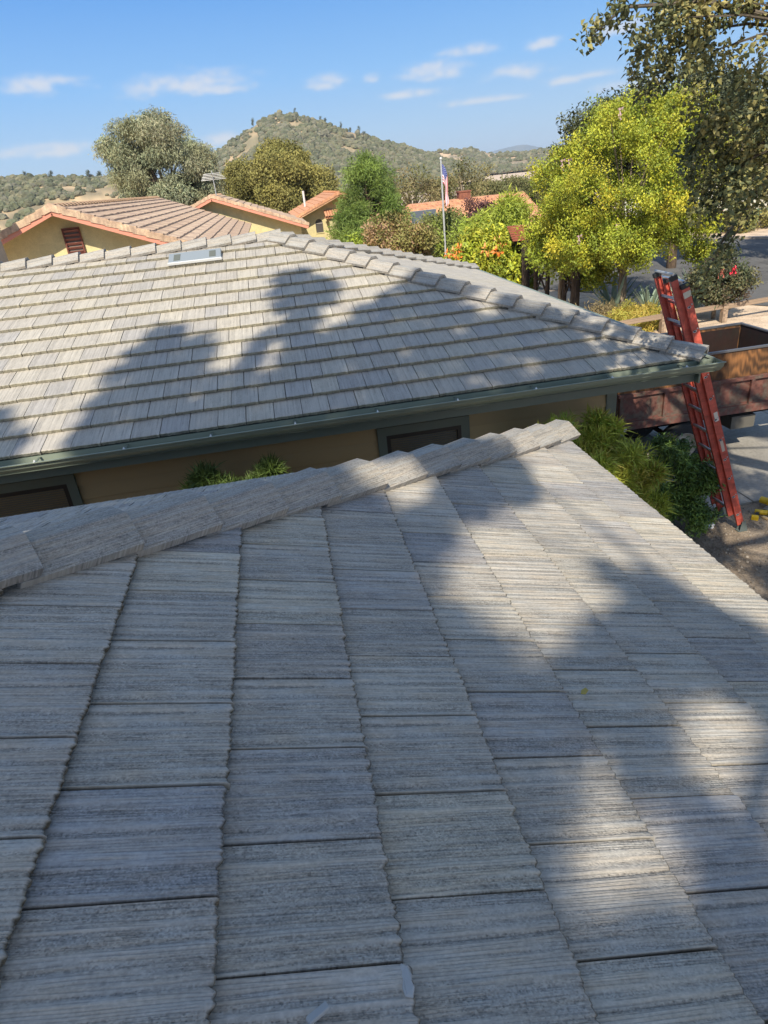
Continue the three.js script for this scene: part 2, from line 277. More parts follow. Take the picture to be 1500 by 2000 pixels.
{ // loose stones
  const g = new THREE.IcosahedronGeometry(1, 0), N = 9000, im = new THREE.InstancedMesh(g, std(lin(1, 1, 1), .95), N), r = rng(5), d = new THREE.Object3D();
  for (let i = 0; i < N; i++) { const s = .004 + .016 * Math.pow(r(), 2.5); d.position.set(2.2 + r() * 8, .012 + s * .3, -7.66 + r() * 5.5); d.rotation.set(r() * 6, r() * 6, r() * 6); d.scale.set(s * (.8 + r() * .5), s * .7, s); d.updateMatrix(); im.setMatrixAt(i, d.matrix); const k = .12 + r() * .22; im.setColorAt(i, lin(k * 1.15, k * .98, k * .8)); }
  im.name = 'loose_gravel'; im.userData = { kind: 'stuff', label: 'loose brown gravel stones by the ladder feet', category: 'gravel' }; scene.add(shad(im));
}
{ // asphalt street with a gravel verge and a kerb on the far side
  const near = [[6.5, -34.6], [11.7, -25.05], [13.34, -22.13], [14.84, -19.34], [20, -10.2], [26, 0]];
  const pos = [], uv = [], idx = []; const wdt = 15.5, nx = .882, nz = -.472;
  near.forEach(([x, z], i) => { for (let k = 0; k <= 6; k++) { const t = k / 6 * wdt; pos.push(x + nx * t, .02, z + nz * t); uv.push((x + nx * t) / 4, (z + nz * t) / 4); } });
  for (let i = 0; i < near.length - 1; i++) for (let k = 0; k < 6; k++) { const a = i * 7 + k; idx.push(a, a + 1, a + 7, a + 7, a + 1, a + 8); }
  const am = std(lin(.17, .165, .16), .9, { map: dataTex(1024, 1024, (u, v, o) => { const n = fbm(u * 5, v * 5, 31, 5), m = vn(u * 300, v * 300, 32); const crack = sstep(.012, .002, Math.abs(fbm(u * 6, v * 3, 35, 4) - .5)) * .28; const k = .82 + .3 * (n - .5) + .14 * (m - .5) - crack; o[0] = k; o[1] = k * .995; o[2] = k * .985; }), bumpMap: grit, bumpScale: .006 });
  structure('street', geo(pos, uv, idx), am, 'weathered grey asphalt street beyond the fence');
  const kg = [], km = std(lin(.55, .46, .38), .9, { map: concreteTex });
  const kerb = new THREE.Group(); kerb.name = 'kerb'; kerb.userData = { kind: 'structure', label: 'pale concrete kerb along the far edge of the street', category: 'kerb' }; scene.add(kerb);
  for (let i = 0; i < 12; i++) { const t = i * 3.0 - 3; const x = 6.5 + nx * 15.55 + .472 * t, z = -34.6 + nz * 15.55 + .882 * t; part('kerb_stone', bar(V(x, .05, z), V(x + .472 * 2.97, .05, z + .882 * 2.97), .3, .16), km, kerb); }
}
// ------------------------------------------------------------------ the near house whose roof fills the foreground
const pf = 17.79 * Math.PI / 180, cf = Math.cos(pf), sf = Math.sin(pf), FH = CY - 1.375;      // height of the slope plane at x = 0
const fgY = x => FH - x * sf / cf;
const HC = [2.15, -4.95], hipZ = x => HC[1] + (HC[0] - x) * .886, tb = Math.tan(pf) / .886;   // hip corner, hip line, tangent of the rear slope
const nearHouse = thing('tiled_house', 'house with grey concrete tile roof, hip caps and shaded raked tiles', 'house', [0, 0, 0]);
{
  const eaveY = fgY(HC[0]);
  const deckY = -.05;
  const top = [-4.2, fgY(-4.2)], zt = hipZ(-4.2);
  const deck = part('roof_slope', merge([quad([HC[0] - .03, eaveY + deckY, 3], [HC[0] - .03, eaveY + deckY, HC[1] + .02], [-4.2, top[1] + deckY, zt], [-4.2, top[1] + deckY, 3])]), M.felt, nearHouse);
  const hipN = V(.663, 0, .748).normalize();
  const plane = new THREE.Plane().setFromNormalAndCoplanarPoint(hipN, V(HC[0], 0, HC[1]));
  tileSlope(deck, V(2.26 * cf, FH - 2.26 * sf, 0), V(-cf, sf, 0), V(sf, cf, 0), V(0, 0, -1), 13, c => [c < 9 ? -1.2 : -.9, 5.3], c => ((8 - c) & 1) ? .0524 : .1894, nearTiles, [plane], 101);
  const tbA = Math.atan(tb), cb = Math.cos(tbA), sb = Math.sin(tbA);
  const rear = part('roof_slope', quad([HC[0] - .02, eaveY + deckY, HC[1] + .03], [-6, eaveY + deckY, HC[1] + .03], [-6, eaveY + deckY + tb * 5, HC[1] + 5], [-3.5, eaveY + deckY + tb * 5, HC[1] + 5]), M.felt, nearHouse);
  tileSlope(rear, V(0, eaveY, HC[1] - .02), V(0, sb, cb), V(0, cb, -sb), V(-1, 0, 0), 7, c => [-2.4, 3.3 + .2 * c], c => (c & 1) * TW / 2 + .06, nearTiles, [new THREE.Plane().setFromNormalAndCoplanarPoint(hipN.clone().negate(), V(HC[0], 0, HC[1]))], 202);
  capRow(nearHouse, 'hip_cap', V(HC[0] - .01, eaveY, HC[1] + .01), V(-2.6, fgY(-2.6), hipZ(-2.6)), .104, .372, 7);
  part('fascia', merge([box(.025, .2, 8, HC[0] - .09, eaveY - .14, -.88), box(8, .2, .025, -1.98, eaveY - .14, HC[1] + .1)]), M.greenTrim, nearHouse);
  part('soffit', merge([box(.5, .02, 8, HC[0] - .37, eaveY - .25, -.6), box(8, .02, .5, -2.2, eaveY - .25, HC[1] + .37)]), M.soffit, nearHouse);
  part('wall', worldUV(merge([box(.14, 2.5, 7.5, 1.58, 1.25, -.6), box(7.4, 2.5, .14, -2.05, 1.25, -4.28)]), 1), M.siding[1], nearHouse);
}
// two flakes of debris lying on the tiles
function fgPoint(x, z, lift = 0) { return V(x + sf * lift, fgY(x) + cf * lift, z); }
function flake(name, label, cat, x, z, pts, th, mat, turn) {
  const s = new THREE.Shape(pts.map(p => new THREE.Vector2(p[0], p[1]))); const g = new THREE.ExtrudeGeometry(s, { depth: th, bevelEnabled: true, bevelSize: .002, bevelThickness: .002, bevelSegments: 1, curveSegments: 4 });
  g.rotateX(-Math.PI / 2); const p = g.attributes.position; for (let i = 0; i < p.count; i++) p.setY(i, p.getY(i) + .006 * Math.sin(p.getX(i) * 70) + .003 * Math.sin(p.getZ(i) * 110)); g.computeVertexNormals();
  const m = part(name, g, mat, scene); m.position.copy(fgPoint(x, z, .001)); m.rotation.set(0, turn, -pf); return tagged(m, label, cat);
}
flake('paper_scrap', 'torn white scrap caught on the broken edge of a roof tile', 'litter', .03, -.72, [[-.008, -.026], [.002, -.03], [.007, -.018], [.005, -.006], [.010, .006], [.006, .022], [-.002, .029], [-.008, .016], [-.005, .002], [-.010, -.012]], .003, std(lin(.42, .42, .41), .8), .1);
flake('mortar_chip', 'small pale grey chip lying flat on a shaded tile', 'debris', -.14, -.67, [[-.018, -.006], [.018, -.007], [.02, .006], [-.016, .007]], .007, std(lin(.40, .40, .39), .8), .5);
flake('dry_leaf', 'curled yellow leaf lying on the raked tiles', 'leaf', .81, -1.61, [[-.012, -.006], [.004, -.01], [.014, 0], [.004, .009], [-.01, .007]], .002, std(lin(.42, .33, .08), .8), .9);

// ------------------------------------------------------------------ the house across the side yard
const FX = 4.40, FZ = -6.42, FY = 2.75, RUN = 4.4, TANF = .32;
const farHouse = thing('green_trimmed_house', 'tan sided house with grey tile hip roof and green gutters', 'house', [0, 0, 0]);
{
  const a = Math.atan(TANF), c = Math.cos(a), s = Math.sin(a), dk = -.05, RY = FY + RUN * TANF, RZ = FZ - RUN, RX = FX - RUN;
  const front = part('roof_slope', quad([-10, FY + dk, FZ - .03], [FX - .03, FY + dk, FZ - .03], [RX, RY + dk, RZ], [-10, RY + dk, RZ]), M.felt, farHouse);
  const hipP = new THREE.Plane().setFromNormalAndCoplanarPoint(V(-1, 0, 1).normalize(), V(FX, 0, FZ));
  const ridP = new THREE.Plane(V(0, 0, 1), -RZ - .01 + 0);
  const lim = cc => -3.3 - .075 * cc, off = cc => (cc & 1) * TW / 2 + .04;
  tileSlope(front, V(0, FY, FZ), V(0, s, -c), V(0, c, s), V(1, 0, 0), 14, cc => [lim(cc), FX + .1], off, farTiles, [hipP, ridP], 303, { e: FE, mats: farMats });
  const rest = tileSlope(front, V(0, FY, FZ), V(0, s, -c), V(0, c, s), V(1, 0, 0), 14, cc => [-9.5, lim(cc) - .28], off, farTiles, [ridP], 304, { e: FE, merge: true });
  const mm = farMats[2][2];
  const st = part('roof_tile', mergeGeometries(rest.map(g => g.index ? g.toNonIndexed() : g)), mm, front); st.userData.kind = 'stuff';
  const side = part('roof_slope', geo([FX - .03, FY + dk, FZ - .03, FX - .03, FY + dk, FZ - 2 * RUN, RX, RY + dk, RZ], [0, 0, 1, 0, .5, 1], [0, 1, 2]), M.felt, farHouse);
  const sideT = tileSlope(side, V(FX, FY, 0), V(-c, s, 0), V(s, c, 0), V(0, 0, -1), 14, cc => [-FZ - .1, -FZ + 2 * RUN + .1], off, farTiles, [hipP.clone().negate(), new THREE.Plane().setFromNormalAndCoplanarPoint(V(1, 0, 1).normalize(), V(FX, 0, FZ - 2 * RUN))], 305, { e: FE, merge: true });
  const r5 = rng(55), groups = [[], [], []]; for (const g of sideT) groups[Math.floor(r5() * 3)].push(g.index ? g.toNonIndexed() : g);
  groups.forEach((l, i) => { const m = part('roof_tile', mergeGeometries(l), farMats[[0, 6, 10][i]][2], side); m.userData.kind = 'stuff'; });
  part('roof_slope', quad([-10, FY + dk, FZ - 2 * RUN], [FX - .03, FY + dk, FZ - 2 * RUN], [RX, RY + dk, RZ], [-10, RY + dk, RZ]), M.felt, farHouse);
  capRow(farHouse, 'hip_cap', V(FX - .01, FY + .005, FZ + .0), V(RX + .05, RY - .01, RZ + .05), .098, .37, 21);
  capRow(farHouse, 'hip_cap', V(FX - .01, FY + .005, FZ - 2 * RUN), V(RX + .05, RY - .01, RZ - .05), .098, .37, 22);
  capRow(farHouse, 'ridge_cap', V(RX + .16, RY, RZ), V(-9, RY, RZ), .080, .37, 23);
  // low metal roof vent that replaces two and a half tiles
  const v = new THREE.Group(); v.name = 'roof_vent'; farHouse.add(v); v.position.set(-1.10, FY + (12 * FE - .01) * s + .012, FZ - (12 * FE - .01) * c); v.rotation.x = a;
  part('vent_hood', merge([cbox(.74, .035, .30, 0, .012, -.17, .008)]), M.ventMetal, v);
  part('vent_lip', cbox(.76, .03, .03, 0, .012, -.006, .008), M.white, v);
  for (const x of [-.25, .25]) part('vent_opening', box(.09, .012, .20, x, .0285, -.16), std(lin(.12, .13, .11), .8), v);
  // gutters
  const prof = [[.0, .0], [0, -.115], [.085, -.115], [.11, -.098], [.15, -.055], [.162, -.03], [.168, -.012], [.19, -.006], [.192, .004], [.176, .004], [.157, -.012]];
  const gut = (p0, p1, out) => { const L = []; const pos = [], idx = [], uv = []; prof.forEach(([o, y], i) => { for (const P of [p0, p1]) { pos.push(P.x + out.x * o, P.y + y, P.z + out.z * o); uv.push(i, 0); } }); for (let i = 0; i < prof.length - 1; i++) { const k = i * 2; idx.push(k, k + 1, k + 2, k + 2, k + 1, k + 3); } return geo(pos, uv, idx).toNonIndexed(); };
  const flat = g => { g.computeVertexNormals(); return g; };
  const GX = FX + .135, GZ = FZ + .175;
  const gf = part('gutter', flat(gut(V(-10, 2.702, GZ - .192), V(GX, 2.702, GZ - .192), V(0, 0, 1))), M.green, farHouse);
  part('gutter_floor', box(GX + 9.9, .004, .12, (GX - 10) / 2, 2.597, GZ - .135), M.gutterIn, gf);
  const gs = part('gutter', flat(gut(V(GX - .192, 2.702, GZ - .19), V(GX - .192, 2.702, FZ - 2 * RUN - .1), V(1, 0, 0))), M.green, farHouse);
  part('gutter_end', prism([[.0, .0], [0, -.113], [.085, -.113], [.11, -.096], [.15, -.053], [.162, -.03], [.168, -.012], [.19, -.004]], .004).rotateY(-Math.PI / 2).translate(GX, 2.702, GZ - .192), M.green, gf);
  for (let x = 4.1; x > -4.2; x -= .83) { const h = new THREE.Group(); h.name = 'gutter_hanger'; h.position.set(x, 0, 0); gf.add(h); part('hanger_strap', bar(V(0, 2.69, GZ - .188), V(0, 2.694, GZ - .02), .022, .003), M.gutterIn, h); part('hanger_clip', merge([cbox(.018, .014, .026, 0, 2.704, GZ - .018, .003), box(.01, .012, .01, 0, 2.714, GZ - .03)]), M.white, h); }
  part('fascia', merge([box(FX + 9.97, .235, .022, (FX - .03 - 10) / 2, 2.587, GZ - .206), box(.022, .235, 2 * RUN + .1, GX - .206, 2.587, FZ - RUN)]), M.greenTrim, farHouse);
  part('soffit', merge([box(FX + 9.9, .02, .62, (FX - .06 - 10) / 2, 2.478, -6.78), box(.8, .02, 8, FX - .4, 2.478, -11)]), M.soffit, farHouse);
  // walls with lapped boards
  const WZ = -7.0, WX = 3.70;
  const wall = part('wall', merge([box(13.6, 2.46, .1, -3.12, 1.23, WZ - .1), box(.1, 2.46, 7.4, WX - .05, 1.23, WZ - 3.78)]), M.siding[1], farHouse);
  const r = rng(9); const spans = [[-10, -4.22], [-2.50, .84], [1.92, 3.60]];
  for (let k = 0; k < 14; k++) { const y = 2.46 - k * .17; for (const [x0, x1] of spans) part('siding_board', geo([x0, y, WZ - .045, x1, y, WZ - .045, x1, y - .178, WZ - .018, x0, y - .178, WZ - .018, x1, y - .178, WZ - .045, x0, y - .178, WZ - .045], null, [0, 3, 1, 1, 3, 2, 3, 5, 2, 2, 5, 4]), M.siding[Math.floor(r() * 3)], wall);
    if (y < 1.3) part('siding_board', box(1.0, .17, .02, 1.38, y - .085, WZ - .034), M.siding[0], wall); }
  part('corner_board', merge([box(.1, 2.44, .025, WX - .05, 1.22, WZ - .02), box(.025, 2.44, .1, WX + .0135, 1.22, WZ - .06)]), M.greenTrim, farHouse);
  const win = (x0, x1, y0, y1) => {
    const w = new THREE.Group(); w.name = 'window'; farHouse.add(w); const t = .1, z = WZ - .012;
    part('window_trim', merge([box(t, y1 - y0, .03, x0 + t / 2, (y0 + y1) / 2, z), box(t, y1 - y0, .03, x1 - t / 2, (y0 + y1) / 2, z), box(x1 - x0 - 2 * t, t, .03, (x0 + x1) / 2, y1 - t / 2, z), box(x1 - x0 - 2 * t, t, .03, (x0 + x1) / 2, y0 + t / 2, z)]), M.greenTrim, w);
    const a0 = x0 + t, a1 = x1 - t, b0 = y0 + t, b1 = y1 - t, f = .045;
    part('window_frame', merge([box(f, b1 - b0, .035, a0 + f / 2, (b0 + b1) / 2, z - .004), box(f, b1 - b0, .035, a1 - f / 2, (b0 + b1) / 2, z - .004), box(a1 - a0 - 2 * f, f, .035, (a0 + a1) / 2, b1 - f / 2, z - .004), box(a1 - a0 - 2 * f, f, .035, (a0 + a1) / 2, b0 + f / 2, z - .004)]), M.bronze, w);
    part('window_pane', box(a1 - a0 - 2 * f, b1 - b0 - 2 * f, .004, (a0 + a1) / 2, (b0 + b1) / 2, z - .008), M.glass, w);
    const sl = []; for (let y = b1 - f; y > b0 + f; y -= .026) sl.push(box(a1 - a0 - 2 * f - .01, .024, .002, 0, 0, 0).rotateX(.5).translate((a0 + a1) / 2, y - .012, z - .026));
    const bl = part('window_blind', merge(sl), M.blind, w); bl.userData.kind = 'stuff';
  };
  win(.84, 1.92, 1.10, 2.26); win(-4.22, -2.50, 1.10, 2.26);
}

// ------------------------------------------------------------------ red fibreglass extension ladder
{
  const L = thing('extension_ladder', 'red fibreglass extension ladder leaning on the green gutter', 'ladder', [5.73, 0, -7.06]);
  const U = V(-.347, .938, 0).normalize(), W = V(U.y, -U.x, 0);        // along the ladder, across its thickness (away from the roof)
  const frame = new THREE.Matrix4().makeBasis(W, U, V(0, 0, 1));
  const inner = new THREE.Group();
  const redTex = dataTex(256, 256, (u, v, o) => { const n = fbm(u * 4, v * 14, 61, 4), m = vn(u * 130, v * 9, 62); const k = .86 + .3 * (n - .5) + .12 * (m - .5); o[0] = k; o[1] = k * .97; o[2] = k * .96; });
  const red = std(lin(.70, .135, .09), .5, { map: redTex }), red2 = std(lin(.62, .115, .08), .5, { map: redTex });
  const channel = (w, fl, len, y0, zo, dir) => merge([box(w, len, .005, 0, y0 + len / 2, zo), box(.005, len, fl, -w / 2 + .0025, y0 + len / 2, zo - dir * fl / 2), box(.005, len, fl, w / 2 - .0025, y0 + len / 2, zo - dir * fl / 2)]);
  const put = (name, g, m) => part(name, worldUV(g.applyMatrix4(frame), 2), m, L);
  const zN = 0, zF = -.45, LEN = 3.48;
  put('base_rail', channel(.092, .03, LEN, .12, zN, 1), red); put('base_rail', channel(.092, .03, LEN, .12, zF, -1), red);
  const ox = .082;                                                     // the fly section rides on the upper side
  const fl = (g) => g.translate(-ox, 0, 0);
  put('fly_rail', fl(channel(.078, .028, LEN - .05, .30, zN - .038, 1)), red2); put('fly_rail', fl(channel(.078, .028, LEN - .05, .30, zF + .038, -1)), red2);
  for (let i = 0; i < 12; i++) {
    const y = .30 + i * .305;
    put('rung', new THREE.CylinderGeometry(.0165, .0165, .45, 8).rotateX(Math.PI / 2).translate(0, y, -.225), M.alu);
    if (i < 12) put('rung', fl(new THREE.CylinderGeometry(.0165, .0165, .37, 8).rotateX(Math.PI / 2).translate(0, y + .12, -.225)), M.aluDull);
    for (const [z, s] of [[zN, 1], [zF, -1]]) { put('rung_collar', merge([new THREE.TorusGeometry(.019, .005, 5, 12).scale(1, .62, 1).translate(-.012, y, z + s * .006), new THREE.CylinderGeometry(.009, .009, .006, 8).rotateX(Math.PI / 2).translate(.025, y + .02, z + s * .005)]), M.aluDull); put('rung_hole', new THREE.CylinderGeometry(.016, .016, .004, 10).rotateX(Math.PI / 2).scale(1, .62, 1).translate(-.012, y, z + s * .004), M.black); }
  }
  for (const z of [zN, zF]) { const k = z === zN ? 1 : -1; put('end_cap', cbox(.10, .05, .045, 0, .12 + LEN, z - k * .015, .006), M.black); put('end_cap', fl(cbox(.086, .05, .042, 0, .25 + LEN, z - k * .052, .006)), M.black); }
  // warning stickers on the rail, pale with worn print
  const stk = (w, h, s) => { const c = document.createElement('canvas'); c.width = 64; c.height = 128; const x = c.getContext('2d'); x.fillStyle = s; x.fillRect(0, 0, 64, 128); x.fillStyle = '#3a3a3a'; const r = rng(w * 1000 + h * 77); for (let i = 0; i < 9; i++) x.fillRect(8, 10 + i * 12, 20 + r() * 28, 4); const t = new THREE.CanvasTexture(c); t.colorSpace = THREE.SRGBColorSpace; return new THREE.MeshStandardMaterial({ map: t, roughness: .6 }); };
  part('rail_sticker', cbox(.05, .13, .002, 0, 0, 0, .0005).applyMatrix4(new THREE.Matrix4().makeTranslation(.006, 1.86, .0042)).applyMatrix4(frame), stk(.05, .13, '#d8cfc0'), L);
  part('rail_sticker', cbox(.04, .16, .002, 0, 0, 0, .0005).applyMatrix4(new THREE.Matrix4().makeTranslation(-.002, 1.42, .0042)).applyMatrix4(frame), stk(.04, .16, '#c9b9a6'), L);
  part('rail_sticker', cbox(.09, .07, .002, 0, 0, 0, .0005).applyMatrix4(new THREE.Matrix4().makeTranslation(0, 3.50, .0042)).applyMatrix4(frame), std(lin(.60, .56, .44), .7), L);
  // halyard rope down the middle
  const rp = []; for (let i = 0; i <= 24; i++) { const y = .6 + i * .115; rp.push(V(-.05 + .01 * Math.sin(i * 1.3), y, -.13 + .012 * Math.sin(i * .8)).applyMatrix4(frame)); }
  part('rope', tube(rp, .006, .006, 5), std(lin(.03, .03, .035), .9), L);
  const rp2 = []; for (let i = 0; i <= 14; i++) { const t = i / 14 * Math.PI; rp2.push(V(-.03, 2.55 + .3 * Math.sin(t), -.06 - .10 * (1 - Math.cos(t)) / 2).applyMatrix4(frame)); }
  part('rope', tube(rp2, .006, .006, 5), std(lin(.03, .03, .035), .9), L);
  for (const z of [zN, zF]) { part('foot', merge([box(.13, .012, .08, -.02, .006 + .014, z), prism([[-.07, .02], [.05, .02], [.0, .17], [-.05, .17]], .006).translate(0, 0, z + .03), prism([[-.07, .02], [.05, .02], [.0, .17], [-.05, .17]], .006).translate(0, 0, z - .036)]), std(lin(.10, .12, .115), .6), L); }
}
// ------------------------------------------------------------------ rusty dump trailer
{
  const T = thing('dump_trailer', 'rusty red dump trailer with plywood side boards on the driveway', 'trailer', [0, 0, 0]);
  const rust = dataTex(512, 512, (u, v, o) => { const n = fbm(u * 7, v * 7, 81, 5), m = fbm(u * 22, v * 22, 83, 3), st = fbm(u * 30, v * 3, 84, 3); const k = sstep(.42, .62, n * .7 + m * .3 + (st - .5) * .3); o[0] = lerp(.54, .46, k); o[1] = lerp(.36, .40, k); o[2] = lerp(.31, .35, k); const d = .8 + .4 * (m - .3); o[0] *= d; o[1] *= d; o[2] *= d; });
  const ply = dataTex(512, 512, (u, v, o) => { const w = Math.sin((v * 5 + fbm(u * 3.2, v * 1.1, 86, 4) * 4.5) * 9 + u * 26); const n = fbm(u * 60, v * 6, 87, 3), b = fbm(u * 4, v * 4, 88, 4); const k = .75 + .16 * w + .3 * (n - .5) + .5 * (b - .5); o[0] = .66 * k; o[1] = .47 * k; o[2] = .29 * k; });
  const metal = std(lin(.85, .80, .8), .75, { map: rust, bumpMap: soft, bumpScale: .003 }), wood = std(lin(.68, .62, .56), .8, { map: ply }), dark = std(lin(.10, .075, .065), .85, { map: rust });
  const x0 = 4.92, x1 = 7.98, zn = -9.22, zf = -10.75, yb = .86, ys = 1.40, yt = 1.88;
  const P = (n, g, m, k = 1) => part(n, worldUV(g, k), m, T);
  P('bed_floor', box(x1 - x0 - .02, .05, zn - zf - .08, (x0 + x1) / 2, yb + .03, (zn + zf) / 2), dark);
  for (const [z, s] of [[zn, 1], [zf, -1]]) {
    P('side_panel', box(x1 - x0, ys - yb - .10, .03, (x0 + x1) / 2, (ys + yb + .10) / 2, z - s * .02), metal);
    for (let i = 0; i < 5; i++) P('side_stake', cbox(.055, ys - yb - .10, .045, x0 + .05 + i * (x1 - x0 - .1) / 4, (ys + yb + .1) / 2, z + s * .018, .005), metal);
    P('top_rail', cbox(x1 - x0 + .02, .05, .06, (x0 + x1) / 2, ys - .005, z + s * .012, .006), metal);
    P('bottom_rail', cbox(x1 - x0 + .02, .125, .09, (x0 + x1) / 2, yb + .04, z + s * .015, .008), metal);
    P('side_board', box(1.52, yt - ys - .04, .018, x0 + .77, (yt + ys) / 2, z - s * .03), wood, .8); P('side_board', box(1.52, yt - ys - .04, .018, x0 + 2.295, (yt + ys) / 2, z - s * .03), wood, .8);
    P('bed_shade_sheet', box(x1 - x0 - .1, yt - yb - .12, .012, (x0 + x1) / 2, (yt + yb) / 2 - .01, z - s * .048), dark);  // added dark sheet: weathered bed plus tree shade put into its colour
    P('board_rail', cbox(x1 - x0 + .03, .03, .05, (x0 + x1) / 2, yt - .012, z - s * .025, .004), std(lin(.16, .16, .17), .5, { metalness: .5 }));
  }
  for (const [x, s] of [[x0, -1], [x1, 1]]) { P('end_panel', box(.03, yt - yb - .06, zn - zf - .14, x - s * .02, (yt + yb) / 2, (zn + zf) / 2), dark); P('board_rail', cbox(.05, .03, zn - zf - .12, x - s * .02, yt - .012, (zn + zf) / 2, .004), std(lin(.16, .16, .17), .5, { metalness: .5 })); }
  P('chassis_rail', box(x1 - x0 + .6, .10, .07, (x0 + x1) / 2 + .3, .70, zn - .35), dark); P('chassis_rail', box(x1 - x0 + .6, .10, .07, (x0 + x1) / 2 + .3, .70, zf + .35), dark);
  P('rear_light', cbox(.13, .05, .02, x0 + .08, yb - .01, zn + .07, .004), M.white);
  P('axle', new THREE.CylinderGeometry(.04, .04, 1.3, 8).rotateX(Math.PI / 2).translate(6.12, .40, (zn + zf) / 2), dark);
  P('toolbox', cbox(.42, .22, .3, 7.2, .62, zn - .22, .01), std(lin(.12, .11, .09), .7));
  for (const [z, s] of [[zn - .06, 1], [zf + .06, -1]]) for (const x of [6.12]) {
    const w = new THREE.Group(); w.name = 'wheel'; w.position.set(x, .40, z); T.add(w);
    part('tyre', new THREE.LatheGeometry([[.21, -.1], [.33, -.11], [.385, -.085], [.40, -.03], [.40, .03], [.385, .085], [.33, .11], [.21, .1]].map(p => new THREE.Vector2(p[0], p[1])), 28).rotateX(Math.PI / 2), M.rubber, w);
    part('rim', new THREE.LatheGeometry([[.02, .03], [.10, .035], [.13, .0], [.18, .01], [.195, .07], [.215, .105], [.222, .10], [.21, .06]].map(p => new THREE.Vector2(p[0], p[1])), 28).rotateX(Math.PI / 2).scale(1, 1, s), std(lin(.52, .47, .38), .6), w);
  }
  // hydraulic pump box and cover at the front end
  P('pump_box', cbox(.5, .34, .8, 8.35, 1.48, -9.95, .02), std(lin(.16, .23, .20), .6)); P('pump_stand', box(.4, .6, .5, 8.35, 1.0, -9.95), dark); P('tongue', box(1.4, .09, .09, 8.7, .68, -9.98), dark);
  const c = thing('orange_cone', 'orange traffic cone standing on the pump box of the trailer', 'traffic cone', [8.27, 1.655, -9.86]);
  part('cone_base', cbox(.2, .02, .2, 0, .01, 0, .004), std(lin(.6, .13, .01), .6), c); part('cone_body', new THREE.LatheGeometry([[.08, .02], [.022, .28], [.016, .285]].map(p => new THREE.Vector2(p[0], p[1])), 18), std(lin(.85, .2, .012), .55), c);
  const j = thing('folded_tarp', 'crumpled grey and pink tarp bundled at the trailer front', 'tarp', [8.5, 1.655, -10.15]);
  part('fold', (() => { const g = new THREE.SphereGeometry(.16, 14, 10).scale(1.3, .45, 1); const p = g.attributes.position; for (let i = 0; i < p.count; i++) { const k = 1 + .35 * (vn(p.getX(i) * 14, p.getZ(i) * 14 + p.getY(i) * 9, 3) - .5); p.setXYZ(i, p.getX(i) * k, Math.max(0, p.getY(i) * k + .06), p.getZ(i) * k); } g.computeVertexNormals(); return g; })(), std(lin(.45, .33, .34), .6), j);
}
// small things left on the ground by the ladder
{
  const d = thing('cordless_drill', 'yellow and black cordless drill lying on the gravel', 'drill', [6.22, .012, -7.36], -.6);
  const yel = std(lin(.75, .48, .02), .45);
  part('motor_body', merge([new THREE.CylinderGeometry(.034, .038, .16, 12).rotateZ(Math.PI / 2).translate(0, .042, 0), cbox(.06, .05, .06, -.05, .045, 0, .01)]), yel, d); part('chuck', new THREE.CylinderGeometry(.014, .026, .06, 12).rotateZ(-Math.PI / 2).translate(.11, .042, 0), M.black, d);
  part('grip', bar(V(-.04, .035, .02), V(-.075, .03, .14), .04, .045), M.black, d); part('battery', cbox(.09, .06, .055, -.08, .03, .165, .008), yel, d);
  const s = thing('circular_saw', 'yellow power saw with steel guard beside the drill', 'saw', [6.50, .012, -7.50], .5);
  part('saw_body', merge([cbox(.2, .10, .09, 0, .10, 0, .02), new THREE.CylinderGeometry(.05, .05, .12, 12).rotateX(Math.PI / 2).translate(-.05, .1, -.09)]), yel, s); part('saw_guard', new THREE.CylinderGeometry(.09, .09, .03, 18, 1, false, 0, Math.PI).rotateX(Math.PI / 2).translate(.02, .075, .07), M.aluDull, s); part('shoe', box(.27, .006, .15, 0, .012, .01), M.aluDull, s); part('handle', tube([V(-.08, .14, 0), V(-.10, .19, 0), V(-.02, .21, 0), V(.06, .17, 0)], .016, .014, 6), M.black, s);
  const cr = tagged(part('plastic_wrapper', (() => { const g = new THREE.IcosahedronGeometry(.07, 3); const p = g.attributes.position; for (let i = 0; i < p.count; i++) { const k = .7 + .7 * vn(p.getX(i) * 60, p.getY(i) * 60 + p.getZ(i) * 45, 8); p.setXYZ(i, p.getX(i) * k * 1.2, Math.max(-.03, p.getY(i) * k * .8), p.getZ(i) * k); } g.computeVertexNormals(); return g; })(), std(lin(.62, .62, .63), .3), scene), 'crumpled clear plastic wrapper on the gravel near the ladder', 'litter'); cr.position.set(5.36, .045, -7.30);
  const r = rng(17); for (let i = 0; i < 8; i++) { const k = tagged(part('wood_scrap', cbox(.10 + r() * .14, .02, .05, 0, 0, 0, .004), std(lin(.55 + r() * .1, .40, .2), .8), scene), 'pale splintered wood scrap beside the yellow tools', 'wood scrap', 'wood scraps by the tools'); k.position.set(6.08 + r() * .6, .028 + i * .001, -7.25 + r() * .35); k.rotation.y = r() * 3; }
}
